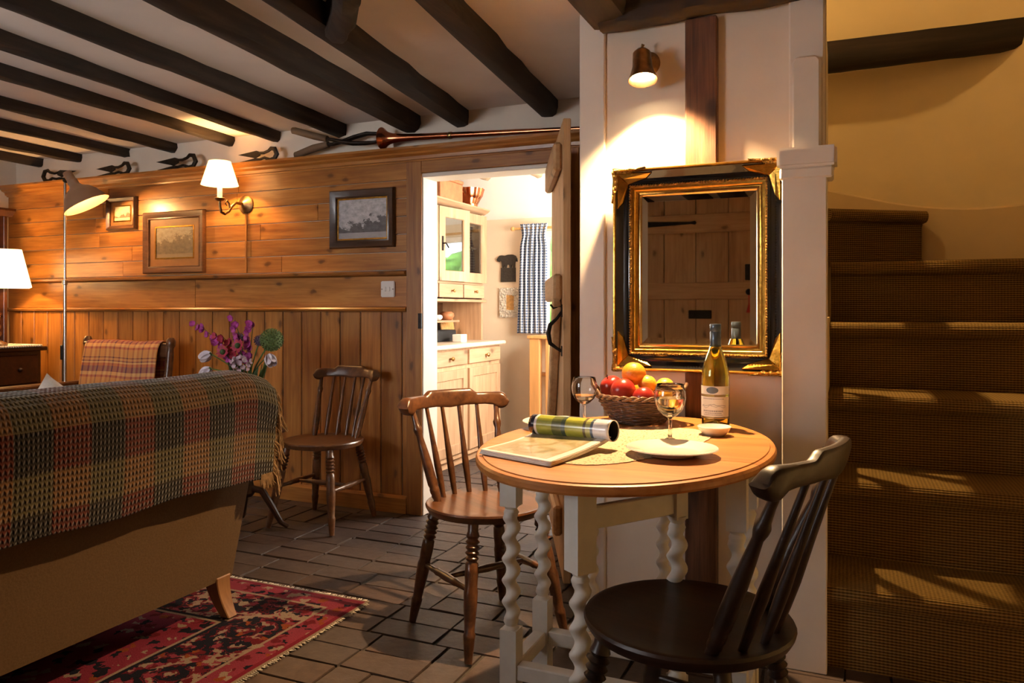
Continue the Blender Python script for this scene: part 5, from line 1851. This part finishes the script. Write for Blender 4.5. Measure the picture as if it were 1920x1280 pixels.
def wine_glass(label, x, y, s, fill, dz):
    g = thing('wine_glass', label, 'glass', T(x, y, dz), 0, 'stemmed wine glasses')
    out = [(0.001, 0.0), (0.030, 0.0), (0.031, 0.002), (0.014, 0.005), (0.0055, 0.010), (0.0045, 0.020), (0.0042, 0.050), (0.006, 0.058), (0.018, 0.065), (0.030, 0.077), (0.0365, 0.092), (0.0385, 0.107), (0.037, 0.122), (0.0325, 0.140), (0.0318, 0.1405)]
    inn = [(0.0310, 0.139), (0.0357, 0.122), (0.0372, 0.107), (0.0352, 0.092), (0.0286, 0.0785), (0.016, 0.068), (0.001, 0.064)]
    MB().lathe([(a * s, b * s) for a, b in out + inn], 40, cap=False).build('bowl_and_stem', 'clear_glass', g, smooth=60)
    w = [(0.001, 0.0644), (0.0157, 0.0684), (0.0283, 0.0788), (0.0349, 0.092), (0.0369, 0.107)]
    w = [p for p in w if p[1] < fill] + [(0.0366 if fill > 0.1 else 0.035, fill), (0.001, fill)]
    MB().lathe([(a * s * 0.998, b * s) for a, b in w], 40, cap=False).build('wine', 'wine_pale', g, smooth=40)
    return g


wine_glass('half-full wine glass behind the front plate', -0.418, 2.005, 1.06, 0.106, LZ)
wine_glass('wine glass left of the fruit basket', -0.722, 2.225, 1.00, 0.085, 0)

# wine bottle
bt = thing('wine_bottle', 'tall white wine bottle with blue-grey screw cap', 'bottle', T(-0.347, 2.300), math.radians(-12))
BO = [(0.020, 0.012), (0.030, 0.004), (0.035, 0.0), (0.0385, 0.003), (0.0395, 0.010), (0.0398, 0.150), (0.0385, 0.166), (0.034, 0.186), (0.026, 0.209), (0.0185, 0.229), (0.0155, 0.243), (0.0145, 0.258), (0.0145, 0.292)]
BI = [(0.0120, 0.292), (0.0120, 0.258), (0.0130, 0.243), (0.016, 0.229), (0.0235, 0.209), (0.0315, 0.186), (0.0358, 0.166), (0.0370, 0.150), (0.0368, 0.012), (0.0345, 0.008), (0.024, 0.014), (0.001, 0.022)]
MB().lathe([(0.001, 0.018)] + BO + BI, 44, cap=False).build('glass', 'bottle_glass', bt, smooth=60)
MB().lathe([(0.001, 0.0225), (0.0238, 0.0148), (0.0344, 0.0088), (0.0365, 0.0125), (0.0367, 0.150), (0.0355, 0.166), (0.0312, 0.186), (0.0232, 0.209), (0.0158, 0.2285), (0.001, 0.2285)], 44, cap=False).build('wine', 'wine', bt, smooth=50)
cp = MB().lathe([(0.0150, 0.236), (0.0158, 0.238), (0.0158, 0.278), (0.0152, 0.279), (0.0152, 0.281), (0.0160, 0.282), (0.0160, 0.300), (0.0150, 0.302), (0.001, 0.302)], 32, cap=False).build('screw_cap', 'cap_blue', bt, smooth=40)


def arc_patch(a0, a1, z0, z1, r, n=24):
    vs, fs = [], []
    for k in range(n + 1):
        a = a0 + (a1 - a0) * k / n
        vs += [(r * math.cos(a), r * math.sin(a), z0), (r * math.cos(a), r * math.sin(a), z1)]
    for k in range(n):
        fs.append((2 * k, 2 * k + 2, 2 * k + 3, 2 * k + 1))
    return MB().add(vs, fs)


FA = -PI / 2 + 0.16       # the label faces the camera
lb = arc_patch(FA - 1.35, FA + 1.35, 0.036, 0.094, 0.0402).build('label', 'paper', bt, label='white paper label with a pale hill sketch')
nb = arc_patch(FA - 1.35, FA + 1.35, 0.100, 0.124, 0.0402).build('neck_label', 'paper', bt)
arc_patch(FA - 1.35, FA + 1.35, 0.096, 0.0985, 0.0403).build('gold_band', 'band_gold', nb)
arc_patch(FA - 1.35, FA + 1.35, 0.031, 0.034, 0.0403).build('gold_band', 'band_gold', lb)
vs, fs = [], []
for i in range(7):
    for k in range(32):
        a = 2 * PI * k / 32
        an = FA - 0.04 + 0.44 * math.cos(a) * max(i, 0.02) / 6
        vs.append((0.0406 * math.cos(an), 0.0406 * math.sin(an), 0.1125 + 0.0095 * math.sin(a) * max(i, 0.02) / 6))
for i in range(6):
    for k in range(32):
        k2 = (k + 1) % 32
        fs.append((i * 32 + k, i * 32 + k2, (i + 1) * 32 + k2, (i + 1) * 32 + k))
MB().add(vs, fs).build('oval_emblem', 'label_oval', nb)
m = MB()
rl = random.Random(4)
for (z_, w_, h_) in ((0.088, 0.8, 0.0012), (0.053, 0.75, 0.0022), (0.047, 0.62, 0.0012), (0.042, 0.7, 0.0010)):
    a = FA - w_
    while a < FA + w_:
        b = a + rl.uniform(0.05, 0.11)
        q = arc_patch(a, min(b, FA + w_), z_ - h_, z_ + h_, 0.0404, 3)
        m.add(q.v, q.f)
        a = b + 0.03
pts_ = []
for k in range(40):
    an = FA - 0.95 + 1.9 * k / 39
    z_ = 0.068 + 0.0045 * noise.noise(Vector((k * 0.22, 3.3, 0))) + 0.003 * math.exp(-((k - 20) / 7) ** 2)
    pts_.append((0.0404 * math.cos(an), 0.0404 * math.sin(an), z_))
m.tube(pts_, 0.0007, 4)
m.tube([(p[0], p[1], p[2] - 0.004 + 0.002 * math.sin(i * 0.5)) for i, p in enumerate(pts_)], 0.0005, 4)
ik = m.build('print', 'label_ink', lb, smooth=0)
ik['kind'] = 'stuff'

# wicker basket
BX, BY = -0.578, 2.318
bk = thing('fruit_basket', 'dark wicker basket full of fruit on the oval table', 'basket', T(BX, BY, 0))
m = MB()
nst = 26


def brad(z):
    return 0.068 + 0.056 * min(1, z / 0.078) ** 0.75


for i in range(13):
    z = 0.005 + i * 0.006
    pts = []
    for k in range(nst * 4 + 1):
        a = 2 * PI * k / (nst * 4)
        r_ = brad(z) + 0.0032 * math.sin(a * nst / 2 + (i % 2) * PI)
        pts.append((r_ * math.cos(a), r_ * math.sin(a), z))
    m.tube(pts, 0.0036, 6, cap=False)
wv_ = m.build('weave', 'wicker', bk, smooth=60)
wv_['kind'] = 'stuff'
MB().lathe([(0.001, 0.0), (0.068, 0.001), (0.069, 0.006), (0.001, 0.006)], 32, cap=False).build('base', 'wicker', bk)
for off in (0, PI):
    pts = []
    for k in range(161):
        a = 2 * PI * k / 160
        ph = a * 14 + off
        r_ = 0.126 + 0.0045 * math.cos(ph)
        pts.append((r_ * math.cos(a), r_ * math.sin(a), 0.0835 + 0.0045 * math.sin(ph)))
    MB().tube(pts, 0.0045, 7, cap=False).build('rim', 'wicker_rim', bk, smooth=60)
for s in (-1, 1):
    ha = math.atan2(0.3956 * 0, 1)
    pts = []
    for k in range(13):
        q = -1 + 2 * k / 12
        a = (0 if s > 0 else PI) + q * 0.42 + 0.25
        r_ = 0.124 + 0.018 * (1 - q * q)
        pts.append((r_ * math.cos(a), r_ * math.sin(a), 0.083 + 0.036 * (1 - q * q)))
    MB().tube(pts, 0.0055, 8).build('handle', 'wicker_rim', bk, smooth=60)


def fruit(kind, label, x, y, z, r, rot=(0, 0, 0)):
    t_ = thing(kind, label, 'fruit', T(x, y, z), 0, 'fruit in the wicker basket')
    t_.rotation_euler = rot
    m = MB()
    if kind == 'apple':
        prof = []
        for k in range(21):
            th = PI * k / 20
            rr = r * (1 + 0.05 * math.cos(th)) * math.sin(th) ** 0.9
            zz = -r * 0.92 * math.cos(th)
            if k > 15:
                zz -= r * 0.20 * ((k - 15) / 5) ** 2
            if k < 4:
                zz += r * 0.10 * ((4 - k) / 4) ** 2
            prof.append((max(rr, 0.0005), zz))
        m.lathe(prof, 28, cap=False)
        m.build('skin', 'apple_skin', t_, smooth=80)
        MB().tube([(0, 0, r * 0.68), (0.002, 0, r * 0.9), (0.005, 0.001, r * 1.08)], 0.0014, 6).build('stalk', 'cork_dark', t_)
    else:
        m.sphere((0, 0, 0), r, 28, 18, (1, 1, 0.95))
        m.build('skin', 'orange_skin' if kind == 'orange' else 'mandarin_skin', t_, smooth=80)
        MB().lathe([(0.001, r * 0.945), (0.004, r * 0.95), (0.003, r * 0.965), (0.001, r * 0.967)], 8, cap=False).build('calyx', 'leaf_green', t_)


fruit('apple', 'red apple at the left rim of the basket', -0.664, 2.315, 0.106, 0.0365, (0.3, -0.4, 0))
fruit('apple', 'yellow-flushed red apple at the front of the basket', -0.613, 2.262, 0.102, 0.038, (-0.5, 0.2, 1.0))
fruit('apple', 'red apple low at the right front of the basket', -0.545, 2.240, 0.086, 0.033, (-0.2, 0.5, 2.0))
fruit('orange', 'large orange on top of the fruit pile', -0.594, 2.318, 0.148, 0.037, (0.2, 0.1, 0.5))
fruit('mandarin', 'mandarin right beside the topmost orange', -0.552, 2.318, 0.118, 0.028, (0.1, 0.3, 0))
fruit('mandarin', 'yellow mandarin at the far right of the basket', -0.500, 2.325, 0.110, 0.029, (0.2, -0.3, 1))
fruit('mandarin', 'mandarin at the right rim behind the wine glass', -0.492, 2.270, 0.092, 0.027, (-0.4, 0.2, 2))
fruit('orange', 'orange hidden at the back of the basket behind the apples', -0.625, 2.385, 0.088, 0.032, (0.4, 0.1, 1))
fruit('apple', 'dark red apple deep in the basket under the others', -0.575, 2.325, 0.052, 0.033)

# open magazine with its upper pages rolled
mg = thing('magazine', 'open glossy magazine with one side rolled into a tube', 'magazine', (0, 0, TZ + 0.001))
A = Vector((-0.800, 1.662, 0))
Bm = Vector((-0.592, 1.585, 0))
Cm = Vector((-0.530, 1.835, 0))
Dm = Vector((-0.752, 1.915, 0))


def mag(i, j, z):
    p = A.lerp(Bm, i).lerp(Dm.lerp(Cm, i), j)
    lift = 0.010 * max(0, (j - 0.35) / 0.65) ** 2 + 0.012 * i * j
    return (p.x, p.y, z + lift), (i, j)


pg = grid_surface(lambda i, j: mag(i, j, 0.0115), 16, 16).build('page', 'magazine_page', mg, smooth=60)
for k in range(3):
    o = grid_surface(lambda i, j: mag(i, j, 0.0020 + 0.0036 * k), 12, 12).build('page_block', 'paper', mg, smooth=60)
    solidify(o, 0.0026, 0)
    o.location = (0.0012 * k, -0.0015 * (2 - k), 0)
ra, rb2 = Dm + Vector((0.0, -0.022, 0.043)), Cm + Vector((0.012, -0.006, 0.048))
RMt = Matrix.Translation(ra) @ (rb2 - ra).to_track_quat('Z', 'Y').to_matrix().to_4x4()
Lr = (rb2 - ra).length


def roll_fn(i, j):
    a = j * 2 * PI * 1.12
    r_ = 0.0265 - 0.0016 * j
    q = RMt @ Vector((r_ * math.cos(a + 2.2), r_ * math.sin(a + 2.2), Lr * i))
    return (q.x, q.y, q.z), (i, j)


o = grid_surface(roll_fn, 24, 80).build('rolled_pages', 'magazine_roll', mg, smooth=60)
solidify(o, 0.0012, 0)


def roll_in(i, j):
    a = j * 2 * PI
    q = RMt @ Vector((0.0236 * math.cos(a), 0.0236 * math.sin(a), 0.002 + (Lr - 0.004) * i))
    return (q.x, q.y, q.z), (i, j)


grid_surface(roll_in, 6, 40).build('roll_shade', 'black', mg, smooth=60, label='black tube painting the shade inside the roll')  # shade of the hollow roll, put in as a black tube

# ------------------------------------------------------------------ vase and flowers
VX, VY = -2.668, 2.945
vs_ = MB().lathe([(0.001, 0.0), (0.045, 0.0), (0.050, 0.010), (0.062, 0.06), (0.066, 0.10), (0.060, 0.16), (0.056, 0.21), (0.066, 0.245), (0.063, 0.246), (0.052, 0.21), (0.056, 0.16), (0.060, 0.10), (0.04, 0.02), (0.001, 0.015)], 32, cap=False).build('vase', 'vase_red', smooth=60)
vs_.location = (VX, VY, 0.490)
tag(vs_, 'dark red glazed vase of flowers behind the sofa end', 'vase')
VT = Vector((VX, VY, 0.735))
rfw = random.Random(21)
G2 = 'cut flowers in the red vase'


def stem_curve(tip, sag=0.03):
    root = VT + Vector((rfw.uniform(-0.03, 0.03), rfw.uniform(-0.03, 0.03), -0.16))
    neck = VT + Vector(((tip.x - VT.x) * 0.16, (tip.y - VT.y) * 0.16, 0.02))
    mid = VT.lerp(tip, 0.6) + Vector((0, 0, sag))
    return [root, neck, VT.lerp(tip, 0.3) + Vector((0, 0, sag * 0.8)), mid, tip]


def petal(m, c, direction, up, L, W, cup=0.3):
    d_ = Vector(direction).normalized()
    s_ = d_.cross(Vector(up)).normalized()
    n_ = s_.cross(d_)
    row = []
    vs, fs = [], []
    for i in range(5):
        f = i / 4
        w = W * math.sin(PI * (0.12 + 0.80 * f)) ** 0.8
        for sgn in (-1, 0, 1):
            vs.append(Vector(c) + d_ * (L * f) + s_ * (sgn * w) + n_ * (cup * L * f * f + (abs(sgn) * 0.12 * W)))
    for i in range(4):
        for j in range(2):
            fs.append((i * 3 + j, i * 3 + j + 1, (i + 1) * 3 + j + 1, (i + 1) * 3 + j))
    m.add(vs, fs)


def blossom(m, c, n, L, W, tilt=0.6, axis=(0, -1, 0.3), cup=0.3):
    ax = Vector(axis).normalized()
    a1 = ax.orthogonal().normalized()
    a2 = ax.cross(a1)
    for k in range(n):
        a = 2 * PI * k / n + rfw.uniform(-0.15, 0.15)
        r_ = a1 * math.cos(a) + a2 * math.sin(a)
        petal(m, c, r_ * (1 - tilt * 0.4) + ax * tilt, ax, L * rfw.uniform(0.85, 1.15), W, cup)


def orchid(label, tip, base_f, mat, n):
    t_ = thing('orchid_spray', label, 'flower', (0, 0, 0), 0, G2)
    cv = stem_curve(tip, 0.03)
    MB().tube(cv, [.003, .003, .0026, .002, .0012], 6).build('stem', 'stem_green', t_)
    for k in range(n):
        f = base_f + (1 - base_f) * k / (n - 1)
        seg = f * (len(cv) - 1)
        i = min(int(seg), len(cv) - 2)
        p = cv[i].lerp(cv[i + 1], seg - i) + Vector((rfw.uniform(-.012, .012), rfw.uniform(-.018, .004), rfw.uniform(-.012, .012)))
        m = MB()
        blossom(m, p, 5, 0.027 * (1.15 - 0.35 * f), 0.012, 0.35, (rfw.uniform(-.5, .5), -1, rfw.uniform(-.2, .5)))
        m.build('blossom', mat, t_, smooth=60)


orchid('long magenta orchid spray arching far to the left of the vase', Vector((-2.985, 2.93, 1.012)), 0.42, 'magenta_petal', 15)
orchid('magenta orchid spray rising straight up from the vase', Vector((-2.74, 2.93, 1.030)), 0.45, 'magenta_petal', 12)
orchid('pinkish magenta orchid spray right of centre in the vase', Vector((-2.622, 2.93, 1.020)), 0.45, 'magenta_petal', 13)
orchid('shorter deep crimson spray left of centre in the vase', Vector((-2.80, 2.90, 0.960)), 0.45, 'crimson_petal', 11)


def headed(name, label, tip, build_head, stem_r=0.003):
    t_ = thing(name, label, 'flower', (0, 0, 0), 0, G2)
    MB().tube(stem_curve(tip, 0.008), stem_r, 6).build('stem', 'stem_green', t_)
    a = math.atan2(tip.y - VT.y, tip.x - VT.x) + rfw.uniform(-0.5, 0.5)
    for q_ in (0.0, 0.9):
        m = MB()
        petal(m, VT + Vector((0.03 * math.cos(a + q_), 0.03 * math.sin(a + q_), -0.06)), (0.5 * math.cos(a + q_), 0.5 * math.sin(a + q_), 1.0), (math.cos(a), math.sin(a), 0), rfw.uniform(0.12, 0.17), 0.011, -0.15)
        m.build('leaf', 'leaf_green', t_, smooth=60)
    build_head(t_, tip)
    return t_


def daisy(t_, c):
    m = MB()
    blossom(m, c, 14, 0.036, 0.008, 0.25, (0.1, -1, 0.25), 0.1)
    m.build('petals', 'crimson_petal', t_, smooth=60)
    MB().sphere(c + Vector((0, -0.008, 0.002)), 0.014, 12, 8).build('centre', 'leaf_green', t_)


headed('gerbera', 'crimson gerbera with a green centre, lower left in the bouquet', Vector((-2.765, 2.885, 0.873)), daisy)
headed('gerbera', 'crimson gerbera with a green centre, nearer the green ball flower', Vector((-2.672, 2.885, 0.905)), daisy)


def ball(t_, c):
    m = MB()
    m.sphere(c, 0.050, 22, 14)
    for k in range(160):
        u_, a = 1 - 2 * (k + .5) / 160, k * 2.39996
        q = Vector((math.sqrt(1 - u_ * u_) * math.cos(a), math.sqrt(1 - u_ * u_) * math.sin(a), u_))
        m.tube([c + q * 0.047, c + q * 0.057], [.0045, .002], 5)
    m.build('flower_head', 'allium', t_, smooth=60)


headed('green_ball_flower', 'round spiky green ball flower at the right of the bouquet', Vector((-2.512, 2.93, 0.935)), ball, 0.004)


def thistle(t_, c):
    m = MB()
    m.sphere(c, 0.022, 12, 8)
    for k in range(50):
        u_, a = 1 - 2 * (k + .5) / 50, k * 2.39996
        q = Vector((math.sqrt(1 - u_ * u_) * math.cos(a), math.sqrt(1 - u_ * u_) * math.sin(a), u_))
        m.tube([c + q * 0.02, c + q * 0.03], [.004, .001], 4)
    m.build('flower_head', 'blue_thistle', t_, smooth=60)


headed('thistle', 'dusky blue thistle head behind the lower gerbera', Vector((-2.735, 2.95, 0.940)), thistle)
headed('thistle', 'dusky blue thistle head beside the green ball flower', Vector((-2.602, 2.95, 0.930)), thistle)


def hydrangea(t_, c):
    for k in range(26):
        u_, a = 1 - 2 * (k + .5) / 26, k * 2.39996
        q = Vector((math.sqrt(1 - u_ * u_) * math.cos(a) * 1.25, math.sqrt(1 - u_ * u_) * math.sin(a), u_ * 0.8))
        if q.y > 0.5:
            continue
        m = MB()
        blossom(m, c + q * 0.034, 4, 0.017, 0.009, 0.4, q, 0.2)
        m.build('floret', 'lilac_petal', t_, smooth=60)


headed('hydrangea', 'pale lilac ruffled hydrangea head low in the bouquet', Vector((-2.645, 2.872, 0.822)), hydrangea)


def tulip(d_):
    def f(t_, c):
        m = MB()
        for k in range(6):
            a = 2 * PI * k / 6
            ax = Vector(d_).normalized()
            a1 = ax.orthogonal().normalized()
            a2 = ax.cross(a1)
            r_ = a1 * math.cos(a) + a2 * math.sin(a)
            petal(m, c + r_ * 0.006, ax * 1.0 + r_ * 0.55, r_, 0.058, 0.022, -0.25)
        m.build('petals', 'white_petal', t_, smooth=60)
        MB().tube([c, c + Vector(d_).normalized() * 0.02], [.01, .006], 8).build('sepal', 'stem_green', t_)
    return f


headed('white_tulip', 'drooping white tulip at the far right of the bouquet', Vector((-2.505, 2.90, 0.865)), tulip((0.6, -0.2, -0.8)))
headed('white_tulip', 'white tulip drooping to the left of the bouquet', Vector((-2.862, 2.90, 0.862)), tulip((-0.8, -0.2, -0.35)))
headed('white_tulip', 'pale twisted tulip just above the sofa throw', Vector((-2.865, 2.90, 0.79)), tulip((-0.75, -0.1, -0.55)))
# ------------------------------------------------------------------ kitchen things
DTZ = 1.851
bx_ = thing('wooden_box', 'terracotta coloured wooden box on top of the dresser', 'box', (-2.66, 4.86, DTZ))
MB().box(-0.10, -0.17, 0.0, 0.10, 0.17, 0.135).build('body', 'terracotta', bx_, bevel=0.004)
MB().box(-0.105, -0.175, 0.136, 0.105, 0.175, 0.16).build('lid', 'terracotta', bx_, bevel=0.004)
cpn = thing('copper_pan', 'copper jelly mould with fluted rim on top of the dresser', 'pan', (-2.61, 5.235, DTZ))
vs, fs = [], []
prof = [(0.062, 0.0), (0.066, 0.03), (0.068, 0.05), (0.082, 0.06), (0.098, 0.085), (0.108, 0.125), (0.112, 0.138), (0.108, 0.138), (0.094, 0.085), (0.06, 0.01), (0.002, 0.008)]
for (r_, z_) in prof:
    for k in range(64):
        a = 2 * PI * k / 64
        fl_ = 1 + (0.05 * math.cos(a * 12) if z_ > 0.055 else 0)
        vs.append((r_ * fl_ * math.cos(a), r_ * fl_ * math.sin(a), z_))
for i in range(len(prof) - 1):
    for k in range(64):
        k2 = (k + 1) % 64
        fs.append((i * 64 + k, i * 64 + k2, (i + 1) * 64 + k2, (i + 1) * 64 + k))
fs.append(tuple(range(63, -1, -1)))
MB().add(vs, fs).build('body', 'copper', cpn, smooth=50)
for s in (-1, 1):
    MB().tube([(0, s * 0.108, 0.10), (0, s * 0.135, 0.11), (0, s * 0.138, 0.13), (0, s * 0.112, 0.132)], 0.005, 8).build('handle', 'brass', cpn)

for i, (y, z, r_, mt, lb_) in enumerate(((5.02, 1.001, 0.035, 'china', 'small pale round pot on the dresser niche shelf'), (5.16, 1.001, 0.055, 'terracotta', 'round terracotta bowl on the dresser niche shelf'))):
    o = MB().lathe([(0.001, 0.0), (r_ * 0.6, 0.0), (r_, r_ * 0.5), (r_ * 0.95, r_ * 0.9), (r_ * 0.6, r_ * 1.15), (r_ * 0.5, r_ * 1.1), (0.001, r_ * 0.3)], 24, cap=False).build('round_pot', mt, smooth=60)
    o.location = (-2.76, y, z)
    tag(o, lb_, 'pot')
o = MB().box(-0.035, -0.055, 0, 0.035, 0.055, 0.055).build('white_box', 'paper', bevel=0.003)
o.location = (-2.56, 4.98, 0.846)
o.rotation_euler = (0, 0, 0.1)
tag(o, 'small white card box on the dresser worktop', 'box')
o = thing('radio', 'small black radio on the dresser worktop', 'radio', (-2.72, 5.00, 0.846))
MB().box(-0.05, -0.14, 0, 0.05, 0.14, 0.085).build('case', 'black', o, bevel=0.008)
MB().tube([(0.0, -0.12, 0.085), (0.0, -0.12, 0.19)], 0.003, 6).build('aerial', 'steel', o)
o = MB().box(-0.01, -0.10, 0.0, 0.01, 0.10, 0.19).build('serving_board', 'straw', bevel=0.006)
o.location = (-2.80, 5.27, 0.847)
o.rotation_euler = (0, math.radians(-10), 0)
tag(o, 'wooden serving board leaning in the dresser niche', 'board')

# sheep plaque
sp_ = thing('sheep_plaque', 'black carved sheep standing on a block, on the kitchen wall', 'plaque', (-2.465, KB, 1.30))
MB().prism([(-0.062, 0.0), (0.062, 0.0), (0.062, 0.112), (-0.062, 0.112)], -0.016, -0.001, 'XZ').build('block', 'carved_black', sp_)
body = [(-0.062, 0.172), (-0.078, 0.160), (-0.094, 0.166), (-0.100, 0.180), (-0.088, 0.196), (-0.074, 0.210), (-0.052, 0.212), (-0.03, 0.208), (0.0, 0.216), (0.04, 0.216), (0.064, 0.206), (0.076, 0.186), (0.080, 0.160), (0.072, 0.158), (0.066, 0.172), (0.060, 0.150), (0.058, 0.112), (0.042, 0.112), (0.040, 0.132), (0.032, 0.134), (0.028, 0.112), (0.014, 0.112), (0.010, 0.136), (-0.010, 0.136), (-0.014, 0.112), (-0.028, 0.112), (-0.030, 0.132), (-0.036, 0.134), (-0.040, 0.112), (-0.054, 0.112), (-0.056, 0.150)]
MB().prism(body, -0.016, -0.004, 'XZ').build('sheep', 'carved_black', sp_, smooth=0)

# shell-framed small mirror
sf = thing('shell_frame', 'small picture with a pale shell-crusted surround on the kitchen wall', 'picture', (-2.448, KB, 1.135))
m = MB()
rs = random.Random(8)
m.ring(0.185, 0.235, [(0.0, -0.001), (0.0, -0.016), (0.058, -0.016), (0.058, -0.001)])
for k in range(130):
    while True:
        a, b = rs.uniform(-0.09, 0.09), rs.uniform(-0.115, 0.115)
        if abs(a) > 0.038 or abs(b) > 0.062:
            break
    m.sphere((a, -0.016, b), rs.uniform(0.006, 0.012), 7, 5, (1, 0.6, 1))
m.build('frame', 'shell', sf, smooth=60)
MB().box(-0.036, -0.008, -0.06, 0.036, -0.002, 0.06).build('picture', 'straw', sf)
o = boxobj('key_hook_rack', 'carved_black', None, -2.345, KB - 0.02, 1.0, -2.320, KB - 0.001, 1.22, 0.003)
tag(o, 'narrow dark wooden strip beside the gingham curtain', 'rack')

# curtain and pole
pole = thing('curtain_pole', 'thin wooden curtain pole over the kitchen window', 'pole', (-1.70, KB - 0.07, 1.712))
MB().tube([(-0.70, 0, 0), (0.70, 0, 0)], 0.010, 12).build('rod', 'straw', pole)
for s in (-1, 1):
    MB().sphere((s * 0.70, 0, 0), 0.018, 12, 8).build('finial', 'straw', pole)
    MB().tube([(s * 0.62, 0, 0), (s * 0.62, 0.066, 0)], 0.007, 8).build('bracket', 'straw', pole)


def curtain_fn(i, j):
    z = 1.745 - 0.85 * j
    squeeze = 1.0 - 0.16 * math.exp(-((j - 0.10) / 0.07) ** 2) - 0.02 * j
    x = (i - 0.5) * 0.235 * squeeze - 0.022 * j * (1 - i)
    fold = math.sin(i * 2 * PI * 6 + 0.7 * math.sin(j * 4)) * (0.020 if j > 0.10 else 0.012) + 0.006 * noise.noise(Vector((i * 9, j * 4, 0)))
    return (x, fold, z), (i * 0.42, j * 0.85)


cu_ = grid_surface(curtain_fn, 110, 40).build('gingham_curtain', 'gingham', smooth=80)
cu_.location = (-2.215, KB - 0.085, 0.0)
solidify(cu_, 0.002, 0)
tag(cu_, 'blue and white gingham curtain gathered beside the kitchen window', 'curtain')

# pine stand below the window
ks = thing('pine_stand', 'orange pine slatted stand below the kitchen window', 'stand', (-2.0, KB - 0.25, 0))
boxobj('upright', 'orange_pine', ks, -0.175, -0.03, 0.004, -0.095, 0.03, 0.86, 0.003)
boxobj('upright', 'orange_pine', ks, 0.055, -0.03, 0.004, 0.175, 0.03, 0.86, 0.003)
boxobj('upright', 'orange_pine', ks, -0.05, -0.02, 0.004, -0.02, 0.03, 0.86, 0.003)
boxobj('top_board', 'orange_pine', ks, -0.19, -0.04, 0.861, 0.19, 0.16, 0.885, 0.003)
boxobj('shelf', 'orange_pine', ks, -0.175, 0.031, 0.58, 0.175, 0.15, 0.60, 0.003)
boxobj('rear_panel', 'kitchen_plaster', ks, -0.175, 0.151, 0.004, 0.175, 0.158, 0.86)
